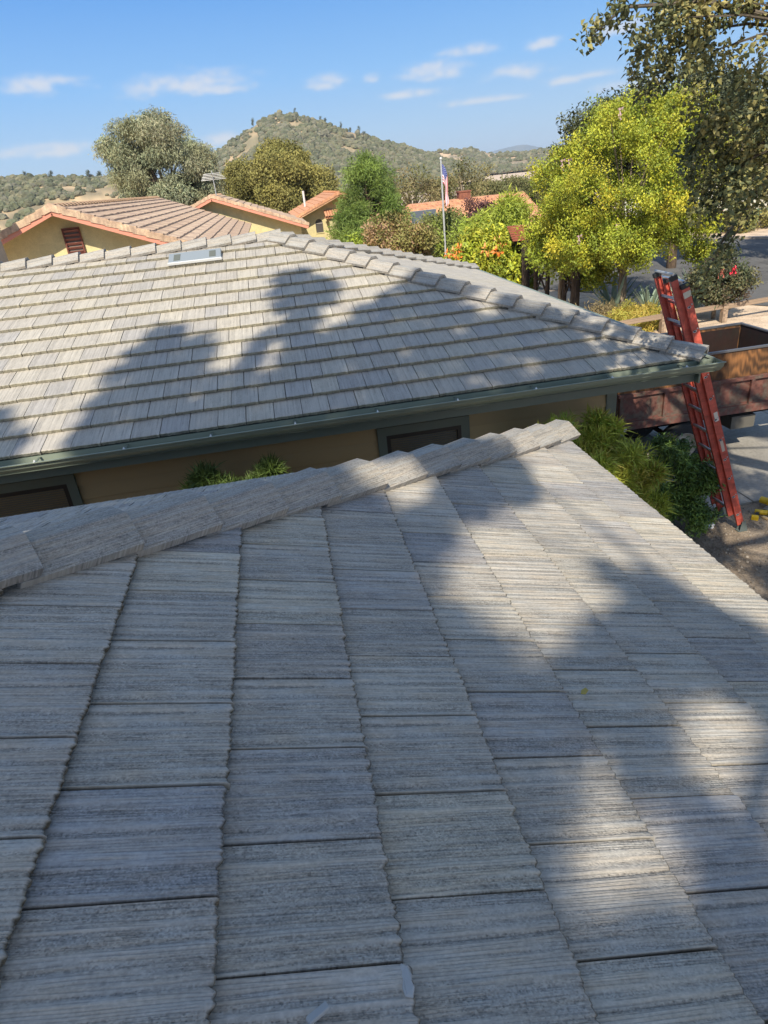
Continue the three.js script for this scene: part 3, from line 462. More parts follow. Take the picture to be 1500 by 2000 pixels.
// ------------------------------------------------------------------ low rail fence
{
  const F = thing('rail_fence', 'low weathered wooden rail fence between yard and street', 'fence');
  const wt = dataTex(256, 256, (u, v, o) => { const n = fbm(u * 3, v * 30, 41, 4), k = .8 + .5 * (n - .5); o[0] = k; o[1] = k * .96; o[2] = k * .92; });
  const grey = std(lin(.46, .36, .27), .9, { map: wt }), brown = std(lin(.14, .07, .045), .8, { map: wt });
  const pts = [[6.6, -17.3], [8.6, -17.55], [10.7, -17.75], [12.72, -17.95], [14.7, -18.1], [16.7, -18.3], [18.7, -18.5]];
  pts.forEach(([x, z]) => part('post', cbox(.15, .62, .15, x, .31, z, .012), grey, F));
  for (let i = 0; i < pts.length - 1; i++) { const [a, b] = pts[i], [c, d] = pts[i + 1]; if (i === 4) { part('rail', bar(V(a, .46, b), V(a + .05, .46, b), .05, .14), grey, F); part('rail', bar(V(a + .05, .47, b), V(c, .47, d), .05, .14), brown, F); } else part('rail', bar(V(a + .02, .46 - .01 * (i & 1), b), V(c - .02, .47, d), .05, .14), grey, F); }
}
// ------------------------------------------------------------------ flagpole
{
  const F = thing('flagpole', 'slim silver flagpole with a limp striped flag among the shrubs', 'flagpole', [9.35, 0, -37.7]);
  part('pole', tube([V(0, 0, 0), V(0, 2.6, 0), V(0, 5.22, 0)], .055, .04, 10), std(lin(.62, .62, .62), .4, { metalness: .4 }), F); part('finial', new THREE.SphereGeometry(.07, 12, 8).translate(0, 5.28, 0), M.white, F);
  const c = document.createElement('canvas'); c.width = 380; c.height = 200; const x = c.getContext('2d');
  for (let i = 0; i < 13; i++) { x.fillStyle = i & 1 ? '#f2ecea' : '#c2596a'; x.fillRect(0, i * 200 / 13, 380, 200 / 13 + 1); } x.fillStyle = '#46508f'; x.fillRect(0, 0, 152, 108); x.fillStyle = '#ffffff';
  for (let j = 0; j < 9; j++) for (let i = 0; i < (j & 1 ? 5 : 6); i++) { const sx = 14 + i * 25 + (j & 1 ? 12 : 0), sy = 10 + j * 11; x.beginPath(); for (let k = 0; k < 10; k++) { const a = -Math.PI / 2 + k * Math.PI / 5, rr = k & 1 ? 1.8 : 4.6; x.lineTo(sx + Math.cos(a) * rr, sy + Math.sin(a) * rr); } x.fill(); }
  const t = new THREE.CanvasTexture(c); t.colorSpace = THREE.SRGBColorSpace;
  const pos = [], uv = [], idx = [], nu = 30, nv = 14;
  for (let i = 0; i <= nu; i++) for (let j = 0; j <= nv; j++) { const l = i / nu, h = j / nv; const sag = 1 - Math.exp(-l * 3.2); const y = 5.05 - .92 * h * (1 - .35 * sag) - 1.62 * l * (.55 + .45 * sag) + .0; const xx = .05 + .30 * sag * (1 - .55 * h) + .05 * Math.sin(h * 7 + l * 5) * sag; const zz = .05 * Math.sin(h * 11 + l * 3) * sag + .04 * Math.sin(l * 8); pos.push(xx, y, zz); uv.push(l, 1 - h); }
  for (let i = 0; i < nu; i++) for (let j = 0; j < nv; j++) { const a = i * (nv + 1) + j; idx.push(a, a + 1, a + nv + 1, a + nv + 1, a + 1, a + nv + 2); }
  part('flag', geo(pos, uv, idx), new THREE.MeshStandardMaterial({ map: t, roughness: .85, side: THREE.DoubleSide }), F);
}
// ------------------------------------------------------------------ neighbouring houses
const stucco = dataTex(512, 512, (u, v, o) => { const n = fbm(u * 12, v * 12, 51, 4), m = vn(u * 160, v * 160, 52), k = .93 + .1 * (n - .5) + .08 * (m - .5); o[0] = k; o[1] = k; o[2] = k * .985; });
const clay = (s) => dataTex(512, 512, (u, v, o) => { const n = fbm(u * 10, v * 10, s, 5), m = vn(u * 90, v * 90, s + 2), st = vn(u * 26, v * 3, s + 4), k = .86 + .32 * (n - .5) + .12 * (m - .5) + .14 * (st - .5); o[0] = k; o[1] = k * (.97 + .06 * (n - .5)); o[2] = k * .96; });
const clayTex = clay(53);
const HM = { wall: std(lin(.78, .67, .36), .9, { map: stucco }), wall2: std(lin(.72, .62, .34), .9, { map: stucco }), clay: [0, 1, 2].map(i => std(lin(.76 - i * .03, .575 - i * .03, .395 - i * .025), .85, { map: clayTex })), orange: [0, 1, 2].map(i => std(lin(.84 - i * .04, .45 - i * .03, .25 - i * .02), .85, { map: clayTex })), pink: std(lin(.66, .27, .18), .7), maroon: std(lin(.17, .055, .04), .8), underlay: std(lin(.22, .18, .15), 1) };
// gable roof with its ridge along -Z: courses are single stepped strips, rake tiles are built one by one
function gableRoof(parent, ax, ay, z0, z1, half, slope, mats, sides, e = .36, th = .05, seed = 1) {
  const r = rng(seed), n = Math.round(half * Math.hypot(1, slope) / e);
  for (const s of sides) {
    const roof = part('roof_slope', quad([ax, ay - .06, z0], [ax + s * half, ay - half * slope - .06, z0], [ax + s * half, ay - half * slope - .06, z1], [ax, ay - .06, z1]), HM.underlay, parent);
    for (let k = 0; k < n; k++) {
      const xa = half * k / n, xb = half * (k + 1) / n + .03, pos = [], uv = [], idx = [], m = Math.max(8, Math.round((z0 - z1) / .33));
      for (let i = 0; i <= m; i++) {                      // rows: top edge, butt edge, butt bottom
        const z = lerp(z0, z1, i / m), wob = (hash2(i, k, seed) - .5) * .018, up = (hash2(i, k, seed + 5) - .5) * .012 + .008 * Math.sin(i * 2.1);
        for (const [x, dy] of [[xa, -.012], [xb + wob, th * .62 + up], [xb + wob, -.02]]) { pos.push(ax + s * x, ay - x * slope + dy, z); uv.push(z * .5, x * .5 + k * .37); }
      }
      for (let i = 0; i < m; i++) for (let c = 0; c < 2; c++) { const a = i * 3 + c; idx.push(a, a + 3, a + 1, a + 1, a + 3, a + 4); }
      part('tile_course', geo(pos, uv, idx).toNonIndexed(), mats[Math.floor(r() * mats.length)], roof).geometry.computeVertexNormals();
      // rake tile on the gable edge: covers the verge with a turned-down face
      part('rake_tile', worldUV(merge([bar(V(ax + s * (xa - .01), ay - xa * slope + .030, z0 + .02), V(ax + s * (xb + .02), ay - xb * slope + .058, z0 + .02), .26, .03), bar(V(ax + s * (xa - .06), ay - (xa - .05) * slope - .055, z0 + .15 + (k & 1) * .006), V(ax + s * (xb + .02), ay - xb * slope - .027, z0 + .15 + (k & 1) * .006), .03, .14)]), .8), mats[Math.floor(r() * mats.length)], roof);
    }
  }
  part('rake_tile', worldUV(merge([prism([[-.2, -.2], [0, -.13], [.2, -.2], [.2, -.02], [0, .085], [-.2, -.02]], .05).translate(ax, ay, z0 + .125)]), .8), mats[0], parent);
  const nr = Math.round((z0 - z1) / .4), g = capGeo(.46, .16, .075, .02, 9);
  for (let k = 0; k < nr; k++) { const m = part('ridge_cap', g, mats[k % mats.length], parent); m.position.set(ax, ay + .062, z0 + .1 - k * .4); m.rotation.y = Math.PI / 2; }
}
function gableWall(parent, ax, ay, z, half, slope, y0, mat, hole) {
  const s = new THREE.Shape([[-half, y0], [half, y0], [half, ay - half * slope], [0, ay], [-half, ay - half * slope]].map(p => new THREE.Vector2(p[0], p[1])));
  if (hole) s.holes.push(hole);
  return part('wall', worldUV(new THREE.ExtrudeGeometry(s, { depth: .12, bevelEnabled: false }).translate(ax, 0, z - .12), .5), mat, parent);
}
{
  const H = thing('yellow_house', 'yellow stucco gable house with tan tile roof and louvred vent', 'house');
  const ax = -5.64, ay = 4.92, z0 = -20.6, z1 = -40.9, half = 4.7, sl = .385;
  gableRoof(H, ax, ay, z0, z1, half, sl, HM.clay, [1, -1], .37, .06, 3);
  gableWall(H, ax, ay - .12, z0 - .55, half - .45, sl, 0, HM.wall);
  for (const s of [1, -1]) part('barge_board', bar(V(ax, ay - .16, z0 + .12), V(ax + s * half, ay - .16 - half * sl, z0 + .12), .05, .14), HM.pink, H);
  for (const s of [1, -1]) { part('soffit', bar(V(ax, ay - .12, z0 - .22), V(ax + s * half, ay - .12 - half * sl, z0 - .22), .62, .02), M.soffit, H); part('wall', box(.12, 2.9, 20, ax + s * (half - .5), 1.45, (z0 + z1) / 2 - .3), HM.wall, H); }
  const vn_ = new THREE.Group(); vn_.name = 'gable_vent'; vn_.position.set(-5.45, 3.98, z0 - .5); H.add(vn_);
  part('vent_frame', merge([box(.04, .66, .06, -.22, 0, 0), box(.04, .66, .06, .22, 0, 0), box(.48, .04, .06, 0, .34, 0), box(.48, .04, .06, 0, -.34, 0)]), HM.maroon, vn_);
  part('vent_back', box(.42, .64, .01, 0, 0, -.045), HM.underlay, vn_);
  for (let i = 0; i < 6; i++) part('louvre', box(.41, .075, .012, 0, 0, 0).rotateX(.6).translate(0, .27 - i * .11, 0), std(lin(.27, .10, .07), .7), vn_);
  // stuccoed chimney at the left
  part('chimney', merge([prism([[-.55, 0], [.42, 0], [.18, 5.5], [-.45, 5.5]], .8).translate(-7.05, 0, -19.6)]), std(lin(.42, .36, .30), .9, { map: stucco }), H);
  const w2 = thing('yellow_house', 'second yellow gable with pink barge board behind the tan roof', 'house');
  const bx = -2.85, by = 4.72, bz = -41.2, bh = 5.1, bs = .383;
  gableRoof(w2, bx, by, bz, bz - 9, bh, bs, HM.clay, [1, -1], .42, .06, 8); gableWall(w2, bx, by - .13, bz - .5, bh - .4, bs, 0, HM.wall);
  for (const s of [1, -1]) { part('barge_board', bar(V(bx, by - .17, bz + .12), V(bx + s * bh, by - .17 - bh * bs, bz + .12), .05, .2), HM.pink, w2); part('soffit', bar(V(bx, by - .13, bz - .2), V(bx + s * bh, by - .13 - bh * bs, bz - .2), .6, .02), M.soffit, w2); }
  part('side_wall', box(.12, 2.5, 8, bx + bh - .5, 1.25, bz - 5), HM.wall, w2);
  const an = thing('tv_antenna', 'grey television antenna on a mast above the tan roof', 'antenna', [-2.62, 4.75, -42.2]);
  part('mast', tube([V(0, -.2, 0), V(0, 1.2, 0)], .03, .025, 6), M.aluDull, an); for (let i = 0; i < 5; i++) part('element', tube([V(-.7 + i * .06, .95 + i * .07 - .2, (i - 2) * .2), V(.7 - i * .06, .95 + i * .07 - .2, (i - 2) * .2)], .018, .018, 4), M.aluDull, an); part('boom', tube([V(0, .75, -.5), V(0, 1.03, .5)], .022, .022, 5), M.aluDull, an);
}
{
  const H = thing('arched_window_house', 'cream house with orange tile roof and small arched window', 'house');
  const ax = 4.95, ay = 4.10, z0 = -48, half = 3.15, sl = .39;
  gableRoof(H, ax, ay, z0, z0 - 12, half, sl, HM.orange, [1, -1], .40, .05, 12);
  const hole = new THREE.Path(); hole.moveTo(-1.80, 1.75); hole.lineTo(-1.30, 1.75); hole.lineTo(-1.30, 2.35); hole.absarc(-1.55, 2.35, .25, 0, Math.PI, false); hole.lineTo(-1.80, 1.75);
  gableWall(H, ax, ay - .12, z0 - .6, half + .1, sl, -1, HM.wall2, hole);
  const w = new THREE.Group(); w.name = 'arched_window'; w.position.set(ax - 1.55, 0, z0 - .66); H.add(w);
  const sh = new THREE.Shape(); sh.moveTo(-.25, 1.75); sh.lineTo(.25, 1.75); sh.lineTo(.25, 2.35); sh.absarc(0, 2.35, .25, 0, Math.PI, false); part('pane', new THREE.ShapeGeometry(sh), std(lin(.10, .09, .085), .15), w);
  part('muntin', box(.5, .04, .03, 0, 2.33, .02), std(lin(.4, .36, .32), .6), w); part('sill', box(.56, .05, .1, 0, 1.73, .05), HM.wall2, w);
  for (const s of [1, -1]) { part('barge_board', bar(V(ax, ay - .15, z0 + .1), V(ax + s * half, ay - .15 - half * sl, z0 + .1), .04, .14), std(lin(.62, .36, .2), .8), H); part('soffit', bar(V(ax, ay - .12, z0 - .25), V(ax + s * half, ay - .12 - half * sl, z0 - .25), .7, .02), M.soffit, H); }
  // tiled porch hood on a stucco pier
  part('porch_pier', worldUV(box(.75, 3.3, .7, ax - .55, 1.0, z0 + .15), .5), HM.wall2, H);
  const hood = part('porch_roof', merge([prism([[-.62, 0], [.62, 0], [.62, .02], [-.62, .05]], 1.0).translate(ax - .55, 2.62, z0 - .35)]), HM.orange[1], H);
  for (let i = 0; i < 7; i++) part('barrel_tile', tube([V(ax - 1.08 + i * .175, 2.70, z0 + .7), V(ax - 1.08 + i * .175, 3.05, z0 - .5)], .085, .085, 8), HM.orange[i % 3], hood);
  part('vent_pipe', tube([V(2.9, 3.2, z0 - 6), V(2.9, 4.35, z0 - 6)], .08, .08, 8), M.white, H);
  part('side_wall', box(.12, 3.4, 11, ax - half + .25, .9, z0 - 6.2), HM.wall2, H);
}
{
  const H = thing('orange_roof_house', 'low house with orange tile roof and a dark solar panel', 'house', [0, -2.4, 0]);
  const x0 = 10.2, x1 = 20, zr = -54.5, ze = -49, yr = 5.05, ye = 3.15; const n = 14, r = rng(31);
  const roof = part('roof_slope', quad([x0 - 1.2, ye - .08, ze], [x1, ye - .08, ze], [x1, yr - .08, zr], [x0 + .6, yr - .08, zr]), HM.underlay, H);
  for (let k = 0; k < n; k++) { const f0 = k / n, f1 = (k + 1) / n + .01, m = 28, pos = [], uv = [], idx = []; const L = f => lerp(x0 + .6, x0 - 1.2, f); for (let i = 0; i <= m; i++) for (const [f, dy] of [[f0, 0], [f1, .045], [f1, -.03]]) { const x = lerp(L(f), x1, i / m); pos.push(x, lerp(yr, ye, f) + dy + (hash2(i, k, 4) - .5) * .015, lerp(zr, ze, f)); uv.push(x * .5, f * 4); } for (let i = 0; i < m; i++) for (let c = 0; c < 2; c++) { const a = i * 3 + c; idx.push(a, a + 1, a + 3, a + 3, a + 1, a + 4); } const g = geo(pos, uv, idx).toNonIndexed(); g.computeVertexNormals(); part('tile_course', g, HM.orange[Math.floor(r() * 3)], roof); }
  part('roof_slope', geo([x0 - 1.2, ye, ze, x0 + .6, yr, zr, x0 - 1.2, ye, -60], [0, 0, 1, 0, 1, 1], [0, 1, 2]), HM.orange[1], H);
  part('wall', worldUV(box(x1 - x0, 4, .15, (x0 + x1) / 2, 1.2, ze - .7), .5), HM.wall2, H);
  const sp = new THREE.Group(); sp.name = 'solar_panel'; H.add(sp); const q = f => [lerp(yr, ye, f) + .12, lerp(zr, ze, f)]; const [ya, za] = q(.30), [yb, zb] = q(.66);
  for (let i = 0; i < 2; i++) part('solar_module', quad([10.25 + i * 1.0, yb, zb], [11.22 + i * 1.0, yb, zb], [11.52 + i * 1.0, ya, za], [10.55 + i * 1.0, ya, za]), std(lin(.09, .095, .10), .5), sp);
  part('panel_frame', merge([bar(V(10.22, yb - .02, zb), V(12.25, yb - .02, zb), .06, .05), bar(V(10.5, ya - .02, za), V(12.55, ya - .02, za), .06, .05)]), M.aluDull, sp);
  part('chimney', merge([box(.9, 1.2, .8, 15.2, 4.9, -54.6), box(1.0, .1, .9, 15.2, 5.52, -54.6)]), std(lin(.32, .13, .08), .85, { map: clayTex }), H);
}
{ // white building and stone garden wall across the street
  const B = thing('white_building', 'white walled building with green base band across the street', 'building', [31.5, 0, -39], -.49);
  part('wall', worldUV(box(20, 2.4, .3, 0, 2.0, 0), .5), std(lin(.74, .70, .62), .9, { map: stucco }), B); part('base_band', box(20.1, .55, .34, 0, .55, 0), std(lin(.05, .13, .10), .7), B); part('roof', prism([[-.8, 0], [4, 1.4], [4, 1.5], [-.8, .1]], 20.6).rotateY(-Math.PI / 2).translate(10.3, 3.2, 0).rotateY(Math.PI), HM.clay[1], B);
  for (let i = 0; i < 5; i++) { const w = part('window', box(1.1, 1.0, .05, -7.5 + i * 3.7, 2.1, .16), std(lin(.06, .06, .06), .2), B); part('frame', merge([box(1.2, .06, .07, -7.5 + i * 3.7, 2.63, .17), box(1.2, .06, .07, -7.5 + i * 3.7, 1.57, .17)]), M.white, w); }
  const W = thing('stone_wall', 'low wall of pale field stones beyond the street', 'wall', [28.2, 0, -37.6], -.49); const r = rng(66), sm = [0, 1, 2, 3].map(i => std(lin(.50 - i * .06, .46 - i * .06, .40 - i * .06), .9, { map: stucco })), sg = [0, 1, 2].map(i => { const g = new THREE.IcosahedronGeometry(.22, 1); const p = g.attributes.position; for (let k = 0; k < p.count; k++) { const f = .8 + .4 * vn(p.getX(k) * 9 + i * 5, p.getY(k) * 9 + p.getZ(k) * 7, 2); p.setXYZ(k, p.getX(k) * f * 1.3, p.getY(k) * f * .75, p.getZ(k) * f); } g.computeVertexNormals(); return g; });
  part('wall_core', box(15.6, .5, .2, 0, .25, 0), std(lin(.22, .19, .16), 1), W);
  for (let j = 0; j < 3; j++) for (let i = 0; i < 34; i++) { const m = part('stone', sg[Math.floor(r() * 3)], sm[Math.floor(r() * 4)], W); m.position.set(-7.7 + i * .46 + (j & 1) * .22 + (r() - .5) * .08, .12 + j * .22, (r() - .5) * .06); m.rotation.set(r() * .4, r() * 6, r() * .4); }
}

// ------------------------------------------------------------------ hills
const hillBlob = (() => { const g = new THREE.IcosahedronGeometry(1, 2); const p = g.attributes.position; for (let i = 0; i < p.count; i++) { const x = p.getX(i), y = p.getY(i), z = p.getZ(i), k = .72 + .55 * vn(x * 3.1 + 7, y * 3.1 + z * 2.3, 4); p.setXYZ(i, x * k, y * k * .85 + .3, z * k); } g.computeVertexNormals(); return g; })();
function hill(name, label, crest, front, back, colA, colB, veg, seed, pale = .5) {
  const N = 150, K = 26, pos = [], col = [], idx = [], P = [];
  const seg = crest.length - 1;
  for (let i = 0; i <= N; i++) {
    const t = i / N * seg, k = Math.min(seg - 1, Math.floor(t)), f = t - k, p0 = crest[Math.max(0, k - 1)], p1 = crest[k], p2 = crest[k + 1], p3 = crest[Math.min(seg, k + 2)];
    const cr = q => .5 * (2 * p1[q] + (p2[q] - p0[q]) * f + (2 * p0[q] - 5 * p1[q] + 4 * p2[q] - p3[q]) * f * f + (3 * p1[q] - p0[q] - 3 * p2[q] + p3[q]) * f * f * f);
    const cx = cr(0), cy = cr(1), cz = cr(2), L = Math.hypot(cx, cz), rx = cx / L, rz = cz / L;
    for (let j = 0; j <= K; j++) {
      const s = j / K * 2 - 1, d = s < 0 ? s * front : s * back, x = cx + rx * d, z = cz + rz * d, as = Math.abs(s);
      const spur = (fbm(x / front * 5 + seed, z / front * 2.2, seed, 4) - .5);
      const fall = Math.pow(1 - as, 1.15);
      let y = -4 + (cy + 4) * fall * (1 + spur * 1.1 * Math.min(1, as * 3) * (1 - as * .6));
      y += (fbm(x / front * 40, z / front * 40, seed + 3, 2) - .5) * cy * .05;
      pos.push(x, y, z); P.push([x, y, z, s]);
      const dirt = sstep(.5, .66, fbm(x / front * 11 + 3, z / front * 11, seed + 7, 4) + pale * .1), k2 = .85 + .3 * vn(x / front * 90, z / front * 90, 3);
      for (let q = 0; q < 3; q++) col.push(lerp(colA[q], colB[q], dirt) * k2);
    }
  }
  for (let i = 0; i < N; i++) for (let j = 0; j < K; j++) { const a = i * (K + 1) + j; idx.push(a, a + K + 1, a + 1, a + 1, a + K + 1, a + K + 2); }
  const g = geo(pos, null, idx); g.setAttribute('color', new THREE.Float32BufferAttribute(col, 3));
  const m = structure(name, g, std(lin(1, 1, 1), .95, { vertexColors: true }), label); m.userData.category = 'hill';
  if (!veg) return;
  const r = rng(seed * 31), im = new THREE.InstancedMesh(hillBlob, std(lin(1, 1, 1), .95), veg.n), d = new THREE.Object3D(); let c = 0;
  for (let tries = 0; c < veg.n && tries < veg.n * 40; tries++) {
    const i = Math.floor(r() * N), jf = r() * K * .62, j = Math.floor(jf), a = P[i * (K + 1) + j], b = P[(i + 1) * (K + 1) + j], e = P[i * (K + 1) + j + 1], u = r(), w = jf - j;
    const x = a[0] + (b[0] - a[0]) * u + (e[0] - a[0]) * w, y = a[1] + (b[1] - a[1]) * u + (e[1] - a[1]) * w, z = a[2] + (b[2] - a[2]) * u + (e[2] - a[2]) * w;
    const dens = fbm(x / front * 9, z / front * 9, seed + 11, 3) + veg.bias(x, a[3]); if (dens < .5 + .12 * (r() - .5)) continue;
    const s = veg.size * (.45 + .9 * r() * r()); d.position.set(x, y + s * .15, z); d.rotation.set(0, r() * 6.3, 0); d.scale.set(s, s * (.7 + .5 * r()), s); d.updateMatrix(); im.setMatrixAt(c, d.matrix);
    const pal = veg.cols[Math.floor(r() * veg.cols.length)], k = .75 + .5 * r(); im.setColorAt(c, lin(pal[0] * k, pal[1] * k, pal[2] * k)); c++;
  }
  im.count = c; im.name = numbered('hill_scrub'); im.userData = { kind: 'stuff', label: 'dense oak scrub covering the ' + veg.what, category: 'scrub' }; scene.add(shad(im));
  return P;
}
const scrubCols = [[.14, .135, .075], [.115, .12, .065], [.17, .155, .09], [.155, .145, .095], [.105, .11, .06]];
const mainCrest = [[-66, 3, -698], [-53, 19.5, -698], [-38, 34.9, -699], [-12, 48.6, -700], [13, 59.8, -700], [32, 61.3, -699], [55, 55, -698], [77, 47.2, -696], [104, 37.2, -692], [132, 27.5, -688], [154, 18.1, -683], [173, 12, -678], [205, 3, -671]];
hill('hill', 'round wooded hill with bare tan slopes behind the houses', mainCrest, 230, 180, [.25, .205, .115], [.46, .33, .19], { n: 11500, size: 2.3, cols: scrubCols, what: 'round hill', bias: (x, s) => x > 5 ? .16 : x < -8 ? .02 : .03 }, 5, .3);
const leftCrest = [[-330, 26, -430], [-260, 28, -455], [-199, 27.4, -480], [-160, 25, -495], [-144, 24.2, -500], [-123, 22.7, -505], [-98, 20.7, -511], [-71, 17.1, -515], [-31, 12.8, -519], [10, 5, -520]];
hill('ridge', 'low scrub covered ridge with sandy bare patches on the left', leftCrest, 190, 120, [.24, .19, .11], [.50, .36, .20], { n: 5000, size: 2.1, cols: scrubCols, what: 'low sandy ridge', bias: () => .03 }, 9, .8);
hill('ridge', 'far low ridge with pale bare soil beneath the blue mountain', [[120, 10, -990], [200, 19.7, -980], [234, 24.4, -972], [267, 22.7, -964], [283, 23.5, -959], [305, 16.4, -952], [330, 13, -944], [367, 12, -930], [449, 14, -894], [551, 16, -835], [636, 18, -772]], 260, 200, [.28, .22, .14], [.60, .42, .25], { n: 5000, size: 3.0, cols: scrubCols, what: 'far low ridge', bias: () => .05 }, 14, 1.0);
hill('mountain', 'distant hazy blue mountain on the horizon', [[1900, 40, -7790], [2132, 78, -7711], [2416, 114.6, -7626], [2593, 138, -7568], [2742, 150, -7515], [2865, 122, -7469], [2986, 90, -7422], [3225, 60, -7321], [3588, 50, -7150], [4012, 30, -6921]], 1200, 900, [.10, .11, .09], [.13, .13, .10], null, 21, 0);

// ------------------------------------------------------------------ foliage
// a cluster of leaves; each leaf is two or four faces folded along its midrib
function leafCluster(n, rad, len, wid, seed, o = {}) {
  const r = rng(seed), pos = [], idx = [], up = o.up ?? .35;
  for (let i = 0; i < n; i++) {
    let p; do { p = V(r() * 2 - 1, r() * 2 - 1, r() * 2 - 1); } while (p.lengthSq() > 1); if (o.flat) p.y *= o.flat; p.multiplyScalar(rad);
    let dir = o.strap ? V(r() - .5, (r() - .35) * 1.0 + .05, r() - .5).normalize() : V(r() - .5, r() - .5 - (o.droop || 0), r() - .5).normalize();
    if (o.radial) dir.addScaledVector(p.clone().normalize(), o.radial).normalize();
    let nor = V(r() - .5, r() - .5 + up, r() - .5); nor.addScaledVector(dir, -nor.dot(dir)).normalize(); const sd = dir.clone().cross(nor);
    const L = len * (.7 + .6 * r()), W = wid * (.7 + .6 * r()), fold = .18 * W;
    const b = p, m1 = p.clone().addScaledVector(dir, L * .45).addScaledVector(nor, -fold * .3), t = p.clone().addScaledVector(dir, L).addScaledVector(nor, -L * (o.curl ?? .08));
    const l = p.clone().addScaledVector(dir, L * .45).addScaledVector(sd, W / 2).addScaledVector(nor, fold), q = p.clone().addScaledVector(dir, L * .45).addScaledVector(sd, -W / 2).addScaledVector(nor, fold);
    const k = pos.length / 3; for (const v of [b, l, m1, q, t]) pos.push(v.x, v.y, v.z);
    idx.push(k, k + 1, k + 2, k, k + 2, k + 3, k + 1, k + 4, k + 2, k + 2, k + 4, k + 3);
  }
  const g = new THREE.BufferGeometry(); g.setAttribute('position', new THREE.Float32BufferAttribute(pos, 3)); g.setIndex(idx); const h = g.toNonIndexed(); h.computeVertexNormals(); return h;
}
const leafMat = std(lin(1, 1, 1), .62), dullLeaf = std(lin(1, 1, 1), .85);
const barkTex = dataTex(256, 512, (u, v, o) => { const n = fbm(u * 16, v * 5, 71, 4), m = vn(u * 60, v * 24, 72), k = .62 + .55 * (n - .5) + .25 * (m - .5); o[0] = k; o[1] = k * .96; o[2] = k * .9; });
const bark = (c) => std(lin(...c), .95, { map: barkTex, bumpMap: barkTex, bumpScale: .02 });
const barks = { grey: bark([.42, .38, .33]), brown: bark([.26, .19, .14]), pale: bark([.62, .53, .42]), dark: bark([.13, .10, .08]) };
// crown: clumps = [x, y, z, radius, (flatten)], relative to the tree base
function crown(parent, clumps, cluster, per, cols, seed, o = {}) {
  const r = rng(seed), tot = []; const d = new THREE.Object3D();
  for (const c of clumps) {
    const n = Math.max(3, Math.round(per * (o.vol ? Math.pow(c[3] / o.vol, 2.2) : 1))), tint = .86 + .28 * r(), pal0 = cols[Math.floor(r() * cols.length)];
    for (let i = 0; i < n; i++) {
      let p; do { p = V(r() * 2 - 1, r() * 2 - 1, r() * 2 - 1); } while (p.lengthSq() > 1 || p.lengthSq() < (o.shell || 0)); p.multiply(V(c[3], c[3] * (c[4] || .8), c[3]));
      d.position.set(c[0] + p.x, c[1] + p.y, c[2] + p.z); d.rotation.set((r() - .5) * .9, r() * 6.3, (r() - .5) * .9); const s = .75 + .5 * r(); d.scale.set(s, s, s); d.updateMatrix();
      const pal = r() < .6 ? pal0 : cols[Math.floor(r() * cols.length)], k = tint * (.78 + .44 * r()); tot.push([d.matrix.clone(), lin(pal[0] * k, pal[1] * k, pal[2] * k)]);
    }
  }
  const im = new THREE.InstancedMesh(cluster, o.mat || leafMat, tot.length); tot.forEach(([m, c], i) => { im.setMatrixAt(i, m); im.setColorAt(i, c); });
  im.name = o.name || 'crown'; im.userData.kind = 'stuff'; parent.add(shad(im)); return im;
}
function limbs(parent, base, fork, clumps, r0, mat, seed, every = 1, o = {}) {
  const r = rng(seed), list = [tube([V(...base), V(lerp(base[0], fork[0], .5) + (r() - .5) * .1, lerp(base[1], fork[1], .5), lerp(base[2], fork[2], .5)), V(...fork)], r0, r0 * .72, 9)];
  clumps.forEach((c, i) => { if (i % every) return; const e = V(c[0], c[1], c[2]), f = V(...fork), mid = f.clone().lerp(e, .5); mid.y += (o.arch ?? .12) * f.distanceTo(e); mid.x += (r() - .5) * .25 * f.distanceTo(e) * .4; mid.z += (r() - .5) * .25 * f.distanceTo(e) * .4; const q1 = f.clone().lerp(mid, .5); q1.x += (r() - .5) * .1; list.push(tube([f, q1, mid, mid.clone().lerp(e, .55).add(V((r() - .5) * .1, .04, (r() - .5) * .1)), e], r0 * (o.k ?? .5), r0 * .07, 5)); });
  return part('trunk', merge(list), mat, parent);
}
function ell(n, c, rad, seed, rr, o = {}) {        // clump centres spread through an ellipsoid, more of them near its surface
  const r = rng(seed), out = []; let guard = 0;
  while (out.length < n && guard++ < n * 60) { let p = V(r() * 2 - 1, r() * 2 - 1, r() * 2 - 1); const l = p.length(); if (l > 1 || l < (o.hollow ?? .35)) continue; if (o.cut !== undefined && p.y < o.cut) continue; out.push([c[0] + p.x * rad[0], c[1] + p.y * rad[1], c[2] + p.z * rad[2], rr * (.7 + .6 * r()), o.flat ?? .8]); }
  return out;
}
const CL = { fine: leafCluster(34, .42, .16, .07, 1), broad: leafCluster(30, .40, .19, .11, 2), needle: leafCluster(44, .42, .26, .035, 3, { radial: .6 }), far: leafCluster(64, .72, .21, .12, 4), hang: leafCluster(40, .5, .25, .06, 5, { droop: .35 }) };
function tree(name, label, cat, pos, trunkR, fork, clumps, cluster, per, cols, barkM, seed, o = {}) {
  const t = thing(name, label, cat, pos, 0, o.group); limbs(t, [0, -.1, 0], fork, clumps, trunkR, barkM, seed + 1, o.every ?? 3, o); crown(t, clumps, cluster, per, cols, seed, o); return t;
}
